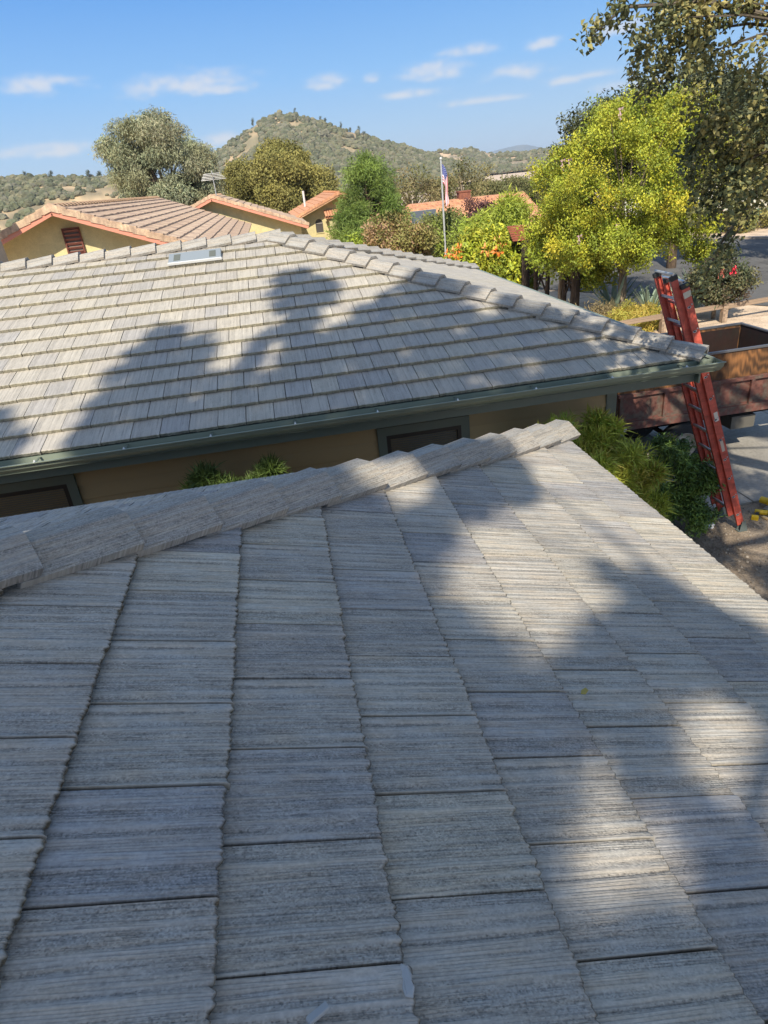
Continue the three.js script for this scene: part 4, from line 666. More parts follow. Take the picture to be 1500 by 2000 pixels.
const G = { euc: [[.26, .285, .165], [.30, .315, .19], [.23, .26, .155], [.285, .28, .15], [.34, .325, .20]], olive: [[.235, .215, .055], [.27, .24, .065], [.195, .185, .05], [.28, .255, .08]], cedar: [[.14, .21, .035], [.18, .255, .04], [.11, .17, .03], [.21, .28, .06]], lime: [[.32, .36, .028], [.37, .39, .03], [.25, .31, .025], [.42, .41, .03], [.20, .25, .02]], yellow: [[.45, .39, .025], [.42, .40, .025], [.31, .34, .028], [.48, .39, .025], [.33, .28, .035]], dark: [[.07, .085, .035], [.055, .07, .03], [.09, .10, .045], [.11, .115, .05]], oak: [[.14, .15, .055], [.11, .125, .045], [.17, .175, .07], [.22, .205, .09], [.085, .10, .038]], purple: [[.085, .03, .035], [.06, .022, .03], [.12, .05, .045]], pinkish: [[.30, .20, .075], [.24, .21, .06], [.35, .22, .12], [.20, .19, .05]] };

// grey-green eucalyptus
tree('eucalyptus_tree', 'tall grey-green weeping eucalyptus behind the tan tile roof', 'tree', [-7.3, 0, -58], .35, [0, 4, 0], [...ell(64, [.35, 6.6, 0], [3.5, 3.7, 3.4], 41, .8, { hollow: .55 }), ...ell(16, [-2.2, 7.6, 0], [1.5, 2.6, 1.5], 42, .65), ...ell(14, [1.4, 4.2, 1], [2.8, 1.8, 2.4], 43, .8)], CL.hang, 34, G.euc, barks.pale, 44, { mat: dullLeaf, every: 4 });
// broad olive coloured oak
tree('oak_tree', 'broad olive-brown oak below the round hill', 'tree', [1.9, -1.5, -68], .5, [0, 3.4, 0], [...ell(80, [-.3, 5.4, 0], [5.3, 3.5, 5], 51, 1.0, { hollow: .6 }), ...ell(14, [.2, 8.0, 0], [1.7, 1.4, 1.7], 52, .8)], CL.far, 22, G.olive, barks.brown, 53, { mat: dullLeaf, every: 5 });
// bright green deodar-like conifer with tiers
{
  const cl = []; const r = rng(61); for (let k = 0; k < 15; k++) { const y = 1.0 + k * .325, R = 2.7 * Math.pow(1 - k / 16.5, .72) * (.85 + .3 * r()); const n = Math.max(2, Math.round(R * 3.4)); for (let i = 0; i < n; i++) { const a = r() * 6.3, q = R * (.45 + .55 * r()); cl.push([Math.cos(a) * q, y - q * .10 + (r() - .5) * .25, Math.sin(a) * q, .42 + .2 * r(), .42]); } } cl.push([0, 5.75, 0, .18, 1.6]);
  tree('cedar_tree', 'bright green tiered cedar beside the arched window house', 'tree', [6.25, 0, -44], .2, [0, 3.2, 0], cl, CL.needle, 15, G.cedar, barks.brown, 62, { every: 4, arch: 0 });
}
// thin oaks with bare grey limbs showing
for (const [x, z, s, l, hgt] of [[13.2, -66, 71, 'thin brown-leaved oak with bare grey limbs left of the flagpole', 0], [17.4, -64, 75, 'thin brown-leaved oak with a forked grey limb right of the flagpole', -.4]]) {
  const cl = ell(30, [0, 5.2 + hgt, 0], [3.1, 2.3, 2.6], s, .75, { hollow: .5 });
  tree('oak_tree', l, 'tree', [x, -2.4, z], .34, [.3, 3.6, 0], cl, CL.far, 2.6, [[.24, .20, .08], [.19, .165, .065], [.28, .22, .10], [.15, .15, .055]], barks.pale, s + 1, { every: 2, k: .6, mat: dullLeaf });
}
// mixed dull green trees in the middle distance
for (const [x, z, y, rx, ry, s, l] of [[22, -72, 3.4, 3.4, 1.9, 81, 'dull green oak between flagpole and far ridge'], [27, -78, 3.3, 3.8, 2.3, 83, 'rounded grey-green oak left of the yellow crape myrtle'], [33, -80, 3.5, 4, 2.6, 85, 'wide dusty oak behind the yellow crape myrtle'], [-14, -70, 2.2, 5, 2.2, 87, 'low dusty oak at the foot of the left ridge'], [38, -64, 2.6, 4.5, 2.6, 89, 'dark round tree behind the white building'], [46, -58, 3, 5, 3, 90, 'tall dark tree beside the white building']])
  tree('oak_tree', l, 'tree', [x, -2.5, z], .3, [0, 1.8, 0], ell(44, [0, y, 0], [rx, ry, rx], s, .95, { hollow: .5 }), CL.far, 18, [[.17, .165, .06], [.13, .14, .05], [.21, .19, .075]], barks.brown, s + 1, { every: 6, mat: dullLeaf });
// purple leaved plums
for (const [x, z, y, l, s] of [[12.3, -43, 2.5, 'dark purple-leaved plum beside the flagpole', 91], [14.2, -47, 3.0, 'taller purple-leaved plum in front of the orange roof', 93]])
  tree('plum_tree', l, 'tree', [x, -1.4, z], .09, [0, 1.6, 0], [...ell(12, [0, y, 0], [.8, 1.35, .7], s, .42), ...ell(4, [-.5, y - 1, .2], [.3, .8, .3], s + 1, .3)], CL.fine, 16, G.purple, barks.dark, s + 1, { every: 3 });
// shrubs round the flagpole
const shrub = (name, label, pos, cl, cluster, per, cols, seed, o = {}) => { const t = thing(name, label, 'shrub', pos, 0, o.group); limbs(t, [0, -.05, 0], [0, .25, 0], cl, o.stem ?? .05, o.bark || barks.brown, seed + 1, o.every ?? 3, { arch: .05, k: .6 }); crown(t, cl, cluster, per, cols, seed, { name: 'foliage', ...o }); return t; };
shrub('flowering_shrub', 'pinkish bronze flowering shrub left of the flagpole', [6.6, 0, -35.5], [...ell(34, [0, 1.55, 0], [1.7, 1.25, 1.3], 101, .5, { hollow: .5 })], CL.fine, 20, G.pinkish, 102);
shrub('flowering_shrub', 'low yellow-green shrub below the cedar', [4.2, 0, -36.5], [...ell(16, [0, 1.0, 0], [1.4, .8, 1], 103, .45)], CL.fine, 16, G.lime, 104);
shrub('laurel_shrub', 'dusty green shrub behind the flagpole', [9.9, 0, -40], ell(18, [0, 1.7, 0], [1.25, .95, 1], 105, .5), CL.fine, 16, [[.22, .24, .06], [.17, .2, .05]], 106);
shrub('flowering_shrub', 'leafy green shrub at the foot of the flagpole', [8.6, 0, -38.6], ell(18, [0, .9, 0], [1.4, .8, .9], 107, .45), CL.fine, 16, [[.25, .29, .04], [.2, .25, .04]], 108);
// feathery yellow-green willow-like shrub
shrub('feathery_shrub', 'feathery yellow-green shrub behind the orange flowered vine', [10.2, 0, -31], [...ell(30, [-.3, 1.8, 0], [1.45, 1.25, 1.2], 111, .5), ...ell(10, [.9, 2.5, -.5], [.5, .9, .5], 112, .35)], CL.needle, 17, [[.30, .36, .04], [.36, .40, .045], [.24, .31, .035]], 113);
// arbour with a flowering vine and tiled canopy
{
  const A = thing('arbour', 'dark timber arbour with red tiled canopy and crossed braces', 'arbour', [0, 0, 0]);
  const posts = [[9.2, -25.5], [9.05, -24.5], [9.1, -23.6], [9.38, -23.2], [9.5, -22.0], [9.62, -21.4]]; const dk = barks.dark;
  posts.forEach(([x, z], i) => part('post', tube([V(x, 0, z), V(x + .03, 1, z), V(x, 2.15, z)], i === 1 || i === 5 ? .17 : .09, i === 1 || i === 5 ? .14 : .08, 8), dk, A));
  for (const [i, j] of [[2, 3], [4, 5]]) { const [a, b] = posts[i], [c, d] = posts[j]; part('brace', bar(V(a, .5, b), V(c, 1.5, d), .05, .05), dk, A); part('brace', bar(V(a, 1.5, b), V(c, .5, d), .05, .05), dk, A); part('brace', bar(V(a, 1.0, b), V(c, 1.0, d), .05, .05), dk, A); }
  part('brace', bar(V(9.05, 1.3, -24.5), V(9.35, 1.7, -24.1), .07, .07), dk, A); part('brace', bar(V(9.05, .8, -24.5), V(9.4, 1.15, -24.2), .07, .07), dk, A);
  part('beam', bar(V(9.05, 2.1, -25.8), V(9.65, 2.1, -21.2), .12, .16), dk, A);
  for (let k = 0; k < 7; k++) part('canopy_tile_course', bar(V(8.75 + k * .02, 2.22 + k * .065, -25.0 - k * .16), V(10.0 + k * .02, 2.22 + k * .065, -24.7 - k * .16), .22, .05), std(lin(.42, .13, .075), .8, { map: clayTex }), A);
  const vine = thing('trumpet_vine', 'bright green vine with orange flowers sprawling over the arbour', 'vine', [8.0, 0, -26.3]);
  const vc = [...ell(30, [.1, 1.45, 0], [1.55, .75, 1.2], 121, .42, { hollow: .4 }), ...ell(8, [1.0, .8, .8], [.5, .6, .5], 122, .35), ...ell(8, [-1.1, .9, 0], [.6, .6, .6], 123, .4)];
  limbs(vine, [.2, 0, 0], [.2, .5, 0], vc, .06, barks.brown, 124, 4, { arch: .05 }); crown(vine, vc, CL.broad, 17, G.lime, 125, { name: 'foliage' });
  const fl = leafCluster(10, .10, .13, .07, 126, { radial: .8 }), r = rng(127), fm = [std(lin(.85, .24, .03), .6), std(lin(.80, .33, .10), .6)];
  for (let i = 0; i < 16; i++) { const a = r() * 6.3, q = Math.sqrt(r()); const m = part('flower', fl, fm[i & 1], vine); m.position.set(.1 + Math.cos(a) * q * 1.6, 1.75 + .5 * (1 - q) + r() * .15, .5 + Math.sin(a) * q * .9); m.scale.setScalar(.9 + r() * .6); }
}
// large yellow-green crape myrtle
{
  const t = thing('crape_myrtle', 'large multi-stemmed yellow-green crape myrtle by the gravel verge', 'tree', [10.96, 0, -20.8]);
  const cl = [...ell(120, [.05, 3.9, 0], [2.85, 2.3, 2.5], 131, .42, { hollow: .5 }), ...ell(70, [-.1, 4.1, .5], [2.7, 2.0, 2.0], 130, .34, { hollow: .4 }), ...ell(26, [.6, 5.5, 0], [1.6, .75, 1.4], 132, .36), ...ell(34, [-1.4, 2.5, .3], [1.6, .75, 1.5], 133, .36), ...ell(26, [1.5, 2.5, .2], [1.3, .55, 1.2], 134, .36), ...ell(10, [2.4, 1.75, .6], [.4, .35, .4], 135, .25)];
  const r = rng(136), list = []; list.push(tube([V(0, -.05, 0), V(.03, .7, 0), V(.02, 1.45, 0)], .15, .12, 9));
  for (let i = 0; i < 24; i++) { const c = cl[Math.floor(r() * 140)], e = V(c[0], c[1], c[2]), b = V((r() - .5) * .12, 1.3, (r() - .5) * .12); const q = b.clone().lerp(e, .45); q.x *= .65; q.z *= .65; q.y += .25; list.push(tube([b, b.clone().lerp(q, .5), q, q.clone().lerp(e, .6), e], .05, .012, 6)); }
  part('trunk', merge(list), barks.pale, t); crown(t, cl, leafCluster(30, .22, .075, .042, 137), 12, [...G.lime, ...G.lime, ...G.lime, ...G.yellow.slice(0, 3)], 138);
  const fl = leafCluster(14, .09, .05, .04, 139), fm = std(lin(.66, .42, .45), .7); for (let i = 0; i < 12; i++) { const c = cl[Math.floor(r() * cl.length)]; const m = part('flower_head', fl, fm, t); m.position.set(c[0] + (r() - .5) * .3, c[1] + c[3] * .5, c[2] + c[3] * .8); m.scale.set(1, 2, 1); }
}
// second lower myrtle over the arbour
tree('crape_myrtle', 'smaller yellow-green crape myrtle growing over the dark arbour', 'tree', [9.5, 0, -22.2], .09, [0, 1.4, 0], [...ell(30, [0, 2.5, 0], [1.5, 1.05, 1.3], 141, .45, { hollow: .45 }), ...ell(12, [.5, 1.6, .6], [1.0, .5, .8], 142, .4)], leafCluster(32, .30, .11, .062, 137), 24, G.lime, barks.pale, 143, { every: 3 });
// dark oaks behind the myrtle
for (const [x, z, y, rx, ry, s, l] of [[14.9, -30, 4.9, 2.4, 1.8, 151, 'dark oak whose crown shows left of the crape myrtle'], [17.0, -28, 5.6, 2.8, 1.9, 153, 'dark oak whose crown shows above the crape myrtle'], [21.5, -27, 4.4, 3, 2.6, 155, 'dark oak behind the crape myrtle near the street']])
  tree('oak_tree', l, 'tree', [x, 0, z], .22, [0, 2.2, 0], ell(40, [0, y, 0], [rx, ry, rx], s, .6, { hollow: .5 }), CL.fine, 18, G.dark, barks.brown, s + 1, { every: 5 });
// red flowered dark-leaved myrtle
{
  const t = thing('red_crape_myrtle', 'small dark-leaved crape myrtle with red blooms by the fence', 'tree', [12.78, 0, -18.5]);
  const cl = [...ell(24, [.0, 1.0, 0], [.75, .5, .7], 161, .24), ...ell(9, [.1, 1.6, 0], [.32, .45, .32], 162, .2), ...ell(6, [.8, .95, .1], [.35, .25, .3], 163, .18)];
  limbs(t, [0, -.05, 0], [.02, .55, 0], cl, .07, barks.pale, 164, 3, { arch: .03 }); crown(t, cl, leafCluster(30, .20, .085, .05, 165), 18, [[.06, .075, .03], [.09, .06, .035], [.05, .06, .03], [.13, .12, .05]], 166);
  const fl = leafCluster(26, .10, .06, .05, 167); const m = part('flower_head', fl, std(lin(.75, .03, .06), .6), t); m.position.set(.02, 1.45, .6); m.scale.set(1, 1.5, 1); const m2 = part('flower_head', fl, std(lin(.42, .12, .08), .7), t); m2.position.set(-.3, 1.4, .55); m2.scale.set(.9, 2, .9);
}
// agaves, each blade its own mesh
{
  const blade = (L, w, bend) => { const pos = [], idx = [], n = 7; for (let i = 0; i <= n; i++) { const f = i / n, ww = w * (f < .35 ? .7 + .3 * f / .35 : 1 - Math.pow((f - .35) / .65, 1.6)), y = L * (f - .12 * f * f * bend), x = L * bend * f * f * .55; pos.push(x, y, -ww / 2, x + ww * .22, y, 0, x, y, ww / 2); } for (let i = 0; i < n; i++) for (let c = 0; c < 2; c++) { const a = i * 3 + c; idx.push(a, a + 1, a + 3, a + 3, a + 1, a + 4); } return geo(pos, null, idx).toNonIndexed(); };
  const bl = [blade(1, .13, .35), blade(1, .12, .6), blade(1, .14, .15)]; bl.forEach(g => g.computeVertexNormals()); const ms = [std(lin(.26, .34, .25), .6), std(lin(.33, .41, .31), .6), std(lin(.20, .27, .20), .6)];
  for (const [x, z, s, n, seed, l] of [[10.85, -21.0, 1.3, 20, 1, 'spiky agave behind the crape myrtle trunk'], [11.75, -20.4, 1.05, 28, 2, 'broad grey-green agave between myrtle and ladder'], [13.25, -20.2, 1.35, 30, 3, 'tallest pale agave left of the red crape myrtle'], [12.5, -20.8, .95, 22, 4, 'small agave between the two larger agaves']]) {
    const t = thing('agave_plant', l, 'agave', [x, 0, z]); const r = rng(170 + seed);
    for (let i = 0; i < n; i++) { const m = part('leaf', bl[Math.floor(r() * 3)], ms[Math.floor(r() * 3)], t), a = i * 2.4 + r() * .5, tilt = .12 + .75 * Math.pow(i / n, .8); m.rotation.set(0, a, 0); m.rotateZ(-tilt); m.scale.set(s, s * (.75 + .4 * r()), s); m.position.set(Math.cos(a) * .06, 0, -Math.sin(a) * .06); }
  }
}
shrub('golden_shrub', 'low golden grassy shrub in front of the crape myrtle', [10.5, 0, -18.7], ell(22, [0, .2, 0], [.95, .2, .7], 181, .24, { hollow: .2 }), leafCluster(40, .25, .15, .02, 182, { strap: 1 }), 16, [[.40, .30, .05], [.46, .34, .06], [.34, .32, .05]], 183, { stem: .02 });
shrub('dry_shrub', 'dull brown ground shrub under the crape myrtle', [9.5, 0, -19.8], ell(14, [0, .25, 0], [1.2, .25, .7], 184, .28), leafCluster(40, .22, .10, .02, 185), 12, [[.20, .15, .07], [.26, .2, .09]], 186, { stem: .02 });
shrub('verge_shrub', 'green and straw shrub at the foot of the stone wall', [26.2, 0, -37.2], ell(14, [0, .5, 0], [2.2, .45, 1], 187, .4), CL.fine, 14, [[.30, .26, .07], [.16, .18, .05]], 188, { stem: .03 });
// strap-leaved shrubs between the houses
{
  const strap = leafCluster(30, .07, .125, .012, 191, { strap: 1, radial: .9, curl: .25 });
  const cols = [[.36, .42, .05], [.44, .47, .06], [.26, .35, .04], [.50, .43, .08]];
  shrub('podocarpus_shrub', 'tall strap-leaved shrub under the gutter corner, its top sunlit', [3.05, 0, -6.35], [...ell(26, [-.3, 1.75, 0], [.34, .5, .24], 192, .12, { hollow: .2 }), ...ell(26, [.2, 1.55, .1], [.38, .62, .28], 189, .13, { hollow: .2 }), ...ell(20, [.5, 1.2, .2], [.28, .5, .25], 190, .12, { hollow: .1 }), ...ell(34, [.1, .9, .25], [.66, .55, .3], 193, .14), ...ell(14, [.05, 1.7, .1], [.75, .62, .34], 188, .06, { hollow: .85 })], strap, 19, cols, 194, { every: 4, stem: .03 });
  shrub('podocarpus_shrub', 'round strap-leaved shrub in shade below the window', [-.85, 0, -6.42], [...ell(40, [0, 1.70, 0.02], [.55, .48, .26], 195, .13, { hollow: .3 }), ...ell(12, [.1, 1.72, 0], [.66, .56, .3], 187, .06, { hollow: .85 }), ...ell(20, [0, .9, 0], [.4, .5, .25], 196, .16)], strap, 24, [[.07, .115, .022], [.10, .15, .028], [.055, .095, .02]], 197, { every: 6, stem: .03 });
  const nl = leafCluster(24, .10, .06, .022, 198, { droop: .2 });
  shrub('nandina_shrub', 'dark green small-leaved shrub beside the driveway edge', [4.85, 0, -7.55], [...ell(20, [-.15, .85, 0], [.36, .46, .36], 199, .14, { hollow: .2 }), ...ell(12, [.22, .7, .1], [.32, .3, .3], 203, .12), ...ell(12, [.1, .32, .2], [.38, .25, .3], 200, .13), ...ell(6, [.5, .8, .1], [.18, .2, .15], 201, .09), ...ell(12, [0, .75, 0], [.62, .62, .5], 204, .06, { hollow: .82 })], nl, 24, [[.09, .16, .035], [.14, .23, .04], [.065, .12, .03], [.24, .34, .06]], 202, { every: 3, stem: .014, bark: barks.pale });
}
// ridge-top pines that stand out one by one
{
  const pg = leafCluster(70, 1, .5, .22, 211, {}), r = rng(212);
  const spots = [[1, -700, 56.4], [40, -699, 60.0], [62, -698, 53.0], [66, -697, 51.5], [80, -696, 46.2], [88, -694, 43.5], [96, -693, 41], [100, -692, 39], [-46, -698, 27], [-50, -698, 22], [-147, -500, 24.4], [-132, -503, 23.4], [-104, -510, 21.4], [-110, -508, 21.8], [-97, -511, 20.8], [-92, -512, 20.4]];
  spots.forEach(([x, z, y], i) => { const t = thing('pine_tree', i < 10 ? 'tiny pine standing out on the crest of the round hill' : 'tiny pine standing out on the crest of the left ridge', 'tree', [x, y - 1, z], 0, i < 10 ? 'pines on the round hill crest' : 'pines on the left ridge crest'); const h = 4.2 + r() * 3.2; part('trunk', tube([V(0, 0, 0), V(.1, h, 0)], .22, .08, 5), barks.brown, t); crown(t, [[0, h * .6, 0, 1.2, 1.2], [.3, h * .85, 0, .9, 1.2], [-.4, h * .45, 0, 1.1, .8]], pg, 3, [[.09, .11, .06], [.11, .12, .065]], 213 + i, { mat: dullLeaf }); });
}
// ------------------------------------------------------------------ the oak whose branches hang in from the right
const inPoly = (x, z, p) => { let c = false; for (let i = 0, j = p.length - 1; i < p.length; j = i++) if ((p[i][1] > z) !== (p[j][1] > z) && x < (p[j][0] - p[i][0]) * (z - p[i][1]) / (p[j][1] - p[i][1]) + p[i][0]) c = !c; return c; };
const near = (x, z, list, e) => list.some(p => inPoly(x, z, p) || inPoly(x + e, z, p) || inPoly(x - e, z, p) || inPoly(x, z + e, p) || inPoly(x, z - e, p));
// sunlit openings on the near roof, and the shaded part of the far roof (plan coordinates)
const litNear = [[[1.88, -4.8], [2.3, -5.0], [2.3, -2.3], [1.96, -2.14], [1.89, -2.28], [1.73, -2.36], [1.69, -2.57], [1.63, -2.71], [1.45, -2.7], [1.43, -2.88], [1.18, -2.91], [1.27, -3.16], [1.54, -3.53], [1.60, -3.97], [1.3, -4.2]], [[.71, -2.68], [.83, -2.88], [1.07, -3], [1.22, -2.95], [1.19, -2.77], [1.03, -2.6], [.78, -2.53]], [[.54, -2.3], [.72, -2.44], [1.11, -2.5], [1.06, -2.27], [.94, -2.09], [.79, -1.98], [.74, -1.91], [.68, -1.97], [.59, -2.07], [.61, -2.23]], [[1.1, -2.4], [1.26, -2.47], [1.21, -2.29], [1.07, -2.24]], [[.56, -1.43], [.66, -1.47], [.66, -1.37], [.59, -1.32], [.53, -1.33]], [[1.2, -1.52], [1.36, -1.54], [1.3, -1.4], [1.19, -1.31], [1.12, -1.35]], [[.61, -1.21], [.72, -1.25], [.77, -1.16], [.77, -1.03], [.73, -.76], [.73, -.68], [.66, -.66], [.63, -.73], [.64, -.82], [.62, -.95], [.58, -1.02]], [[.82, -1.14], [.91, -1.16], [.86, -.96], [.81, -.86], [.77, -.92]], [[1.03, -1.13], [1.19, -1.17], [.99, -.91], [.95, -.96]], [[.3, -3.5], [.55, -3.56], [.57, -3.21], [.41, -3], [.34, -3.04]]];
const shadeFar = [[[-2.24, -6.92], [-2.08, -7.45], [-1.87, -7.89], [-1.7, -8.25], [-1.45, -8.64], [-1.29, -8.45], [-1.16, -8.08], [-.96, -8.3], [-.88, -7.77], [-.94, -7.32], [-.64, -7.25], [-.54, -7.69], [-.35, -8.03], [-.1, -8.14], [.05, -8.45], [-.08, -8.78], [-.03, -9.4], [.24, -9.71], [.48, -9.42], [.75, -9.12], [.61, -8.59], [.38, -8.52], [.38, -8.02], [.62, -7.96], [.94, -8.38], [1.28, -8.62], [1.62, -8.81], [1.94, -9.02], [2.21, -8.73], [2.49, -8.3], [2.8, -8.03], [3.25, -7.53], [3.4, -7.2], [3.3, -6.6], [3.2, -6.2], [.6, -6.1], [-.94, -6.1], [-2.3, -6.2]], [[-3.4, -7.26], [-2.92, -7.11], [-2.8, -6.9], [-2.79, -6.57], [-2.82, -6.3], [-3.4, -6.3]]];
const holesFar = [[[-.93, -7.62], [-.66, -7.61], [-.65, -7.38], [-.89, -7.38]], [[-.26, -7.95], [-.05, -8.01], [.01, -7.66], [-.26, -7.51]], [[2.23, -8.31], [2.6, -8.21], [2.65, -7.87], [2.29, -7.88]], [[-.43, -7.55], [-.2, -7.6], [-.22, -7.24], [-.44, -7.25]], [[2.45, -6.8], [2.7, -6.8], [2.65, -6.55], [2.4, -6.55]], [[1.36, -6.62], [1.55, -6.62], [1.5, -6.4], [1.36, -6.4]]];
const farY = z => FY + (FZ - z) * TANF;
{
  const t = thing('oak_tree', 'oak with spreading branches hanging in beside the ladder', 'tree', [7.6, 0, -1.2]);
  const vis = [[2.69, 5.6, -5.88, .03], [2.85, 5.65, -6.1, .04], [2.84, 5.68, -5.93, .05], [2.99, 5.76, -6.08, .06], [3.04, 5.82, -6.07, .07], [2.85, 5.8, -5.6, .08], [2.94, 5.46, -5.55, .1], [3.4, 5.6, -6.13, .14], [3.12, 5.34, -5.72, .11], [3.2, 5.64, -5.61, .13], [3.64, 5.48, -6.17, .16], [3.32, 5.3, -5.82, .1], [3.62, 5.59, -6, .14], [3.48, 5.68, -5.69, .13], [3.68, 5.61, -5.75, .13], [3.43, 5.38, -5.41, .12], [3.46, 5.78, -5.86, .14], [3.4, 5.81, -6.13, .11], [3.72, 5.70, -5.59, .10], [3.96, 5.67, -5.67, .12], [4.05, 5.41, -5.6, .10], [3.62, 5.26, -5.2, .1], [3.86, 5.39, -5.79, .08], [3.63, 5.08, -5.78, .12], [3.66, 4.95, -5.46, .12], [3.68, 4.89, -5.15, .15], [4.2, 4.79, -5.7, .15], [3.66, 4.87, -5.64, .15], [3.71, 4.74, -5.87, .14], [3.92, 4.68, -5.91, .17], [3.97, 4.68, -5.7, .16], [4.21, 4.58, -5.75, .17], [3.6, 4.56, -5.6, .13], [3.93, 4.48, -5.81, .16], [3.87, 4.45, -5.46, .15], [3.9, 4.32, -5.96, .14], [3.99, 4.27, -5.84, .14], [3.67, 4.34, -5.21, .11], [3.46, 4.27, -5.39, .08], [3.88, 4.38, -5.19, .13], [4.15, 4.13, -5.81, .09], [3.82, 4.04, -5.45, .07], [3.86, 3.89, -5.6, .07], [3.65, 3.82, -5.38, .08], [3.71, 3.67, -5.54, .07], [3.89, 5.09, -5.38, .13], [3.72, 5.16, -5.46, .07], [3.53, 5.27, -5.83, .07], [3.23, 5.24, -6, .05], [3.43, 5.27, -6.21, .07], [3.15, 5.65, -6.09, .04], [3.3, 5.42, -6.3, .04], [3.83, 5.29, -5.92, .07]];
  // more crown above and to the right, kept only where its shadow belongs (drive, trailer, gutter corner)
  const r = rng(221), more = [];
  for (let i = 0; i < 6000 && more.length < 330; i++) {
    const x = .5 + r() * 9, y = 6.1 + r() * 3.4, z = -5.5 + r() * 8; const k = (y - 0) / SUN.y, gx = x - SUN.x * k, gz = z - SUN.z * k;
    const kn = (y - 3.0) / SUN.y, nx = x - SUN.x * kn, nz = z - SUN.z * kn;                                  // where it falls at roof height
    if (nx < 2.4 && nz > -5.2) continue;                                                                    // near roof is shaded by the other tree
    if (nz < -6.2 && nx < 3.2) continue; if (nz < -7.4 && nx < 4.4 && nz - nx < -10.9) continue;
    if (gz < -13.5 || gz > -3 || gx > 11) continue;
    { const kv = (y - 5.1) / SUN.y, vx = x - SUN.x * kv, vz = z - SUN.z * kv; if (vx > 2.2 && vx < 4.8 && vz < -4.5 && vz > -6.9) continue; }
    if (fbm(gx * .8, gz * .8, 5, 3) > .50) continue;                                                          // openings
    if (z < -2 && Math.hypot(x, z) > 1 && (y - CY) / Math.hypot(x, z) < .24 && x / -z < .8) continue;         // nothing low in front of the view
    more.push([x, y, z, .2 + .14 * r(), .7]);
  }
  const all = [...vis, ...more].map(c => [c[0] - 7.6, c[1], c[2] + 1.2, c[3], c[4] || .85]);
  const list = [tube([V(0, -.1, 0), V(-.1, 1.6, .05), V(-.25, 3.1, -.1), V(-.6, 4.6, -.5)], .36, .22, 10)];
  const j1 = V(-.6, 4.6, -.5), j2 = V(-3.25, 5.45, -4.2), j3 = V(-3.2, 4.75, -4.3); list.push(tube([j1, V(-1.6, 5.4, -1.9), V(-2.5, 5.6, -3.2), j2], .13, .05, 7), tube([j1, V(-1.4, 4.95, -2.1), V(-2.4, 4.95, -3.5), j3], .12, .045, 7), tube([j1, V(-1.5, 6.2, 0), V(-3, 7, 1), V(-4.6, 7.3, 1.4)], .15, .05, 7), tube([j1, V(-.6, 6.3, -.8), V(-1.6, 7.5, -1.4), V(-3.4, 8, -2)], .15, .05, 7), tube([j1, V(.2, 6.2, .3), V(.4, 7.6, .6), V(.2, 8.6, 1)], .14, .05, 7));
  list.push(tube([j3, V(-3.5, 4.4, -4.35), V(-3.75, 4.0, -4.4), V(-3.92, 3.6, -4.4)], .025, .008, 5), tube([j2, V(-4, 5.75, -4.6), V(-4.55, 5.8, -4.85), V(-4.92, 5.58, -4.75)], .03, .004, 5));
  vis.forEach((c, i) => { const e = V(c[0] - 7.6, c[1], c[2] + 1.2), b = e.y > 5.1 ? j2 : j3, m = b.clone().lerp(e, .55); m.y += .05; m.x += (r() - .5) * .08; if (i % 3 === 0 && b.distanceTo(e) < 1.2) list.push(tube([b, m, e], .018, .004, 4)); });
  more.forEach((c, i) => { if (i % 7) return; const e = V(c[0] - 7.6, c[1], c[2] + 1.2); const cand = [V(-4.6, 7.3, 1.4), V(-3.4, 8, -2), V(.2, 8.6, 1), V(-2.5, 5.6, -3.2), V(-3, 7, 1)]; cand.sort((p, q) => p.distanceTo(e) - q.distanceTo(e)); list.push(tube([cand[0], cand[0].clone().lerp(e, .5).add(V(0, .15, 0)), e], .03, .005, 4)); });
  part('trunk', merge(list), barks.grey, t);
  const lc = leafCluster(16, .085, .05, .031, 222);
  crown(t, all.slice(0, vis.length), lc, 9.5, [[.18, .18, .06], [.26, .24, .08], [.32, .28, .10], [.11, .12, .045], [.085, .10, .04]], 223, { vol: .12 });
  const dap = []; for (let x = 3.05; x < 4.6; x += .11) for (let z = -7.6; z < -6.15; z += .11) { const px = x + (r() - .5) * .09, pz = z + (r() - .5) * .09; if (vn(px * 6, pz * 6, 19) > .56) continue; const d = 5.5 + r() * 2; dap.push([px + SUN.x * d - 7.6, farY(pz) + SUN.y * d, pz + SUN.z * d + 1.2, .05, .9]); }
  crown(t, dap, leafCluster(14, .06, .055, .036, 226), 4, G.oak, 227);
  crown(t, all.slice(vis.length), leafCluster(26, .15, .07, .045, 224), 22, G.oak, 225);
}
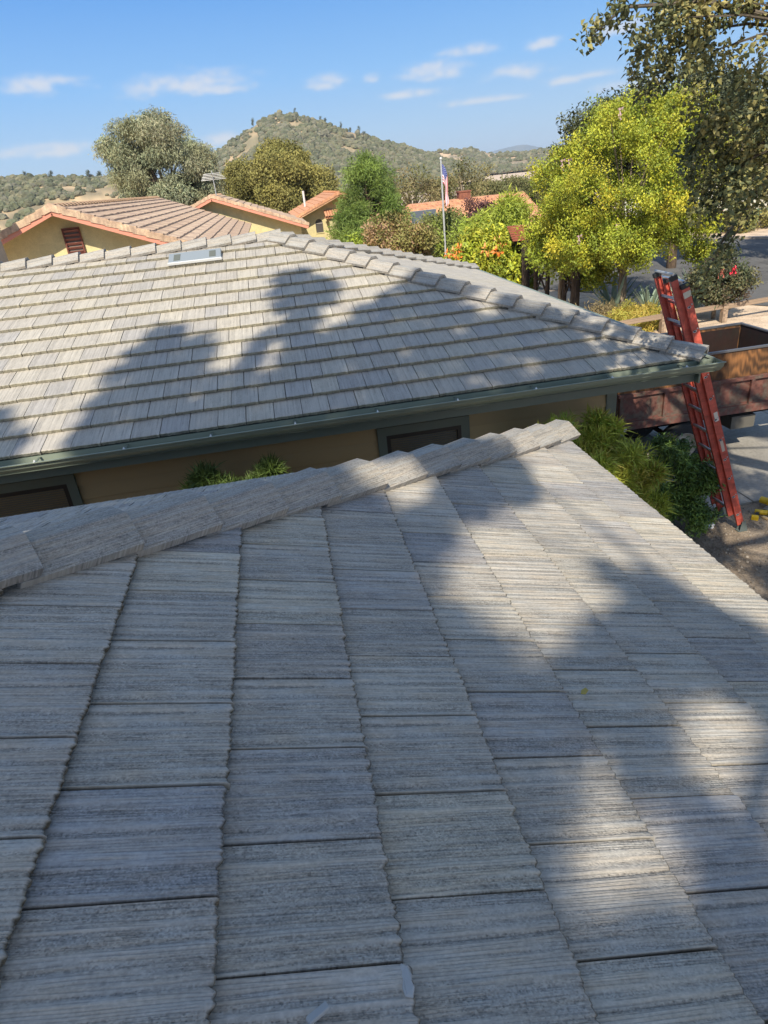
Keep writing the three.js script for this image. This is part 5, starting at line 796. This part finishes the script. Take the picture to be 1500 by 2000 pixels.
// ------------------------------------------------------------------ tall oak behind the near house; its crown shades both roofs
{
  const bx = -4.6, bz = 8.6, t = thing('oak_tree', 'tall oak behind the near house, its crown shading both roofs', 'tree', [bx, 0, bz]);
  const r = rng(231), cl = [];
  const put = (x, y, z, d) => cl.push([x + SUN.x * d - bx, y + SUN.y * d, z + SUN.z * d - bz, .085, .9]);
  for (let x = -2.6; x < 2.3; x += .135) for (let z = -5.15; z < 1.6; z += .135) { const px = x + (r() - .5) * .1, pz = z + (r() - .5) * .1; const over = pz < hipZ(px); if (over && (px > .9 || vn(px * 2.2, pz * 2.2, 5) > .66)) continue; if (near(px, pz, litNear, .18)) continue; put(px, over ? fgY(HC[0]) + tb * (pz - HC[1]) : fgY(px), pz, 11.5 + r() * 3.5); }
  for (let x = -3.4; x < 3.5; x += .145) for (let z = -9.8; z < -6; z += .145) { const px = x + (r() - .5) * .13, pz = z + (r() - .5) * .13; if (!shadeFar.some(p => inPoly(px, pz, p)) || holesFar.some(p => inPoly(px, pz, p))) continue; put(px, farY(pz), pz, 16 + r() * 3.5); }
  const fork = V(.3, 8.2, -1.2), list = [tube([V(0, -.1, 0), V(.1, 3, -.2), V(.05, 5.8, -.7), fork], .42, .27, 10)];
  const hubs = [V(2.2, 11.2, -.6), V(3.5, 12.2, -1.5), V(1.0, 13.2, -3), V(-.4, 13.8, -3.6), V(-2.6, 13.2, -3.4), V(1.6, 12, .8), V(-.2, 11.6, -.2)];
  hubs.forEach(h => { const m = fork.clone().lerp(h, .5); m.y += .5; list.push(tube([fork, fork.clone().lerp(m, .5), m, h], .16, .05, 7)); });
  cl.forEach((c, i) => { if (i % 18) return; const e = V(c[0], c[1], c[2]), h = hubs.slice().sort((p, q) => p.distanceTo(e) - q.distanceTo(e))[0]; list.push(tube([h, h.clone().lerp(e, .5).add(V(0, .12, 0)), e], .035, .006, 4)); });
  part('trunk', merge(list), barks.grey, t); crown(t, cl, leafCluster(30, .10, .075, .05, 232), 4, G.oak, 233);
}
renderer.render(scene, camera);
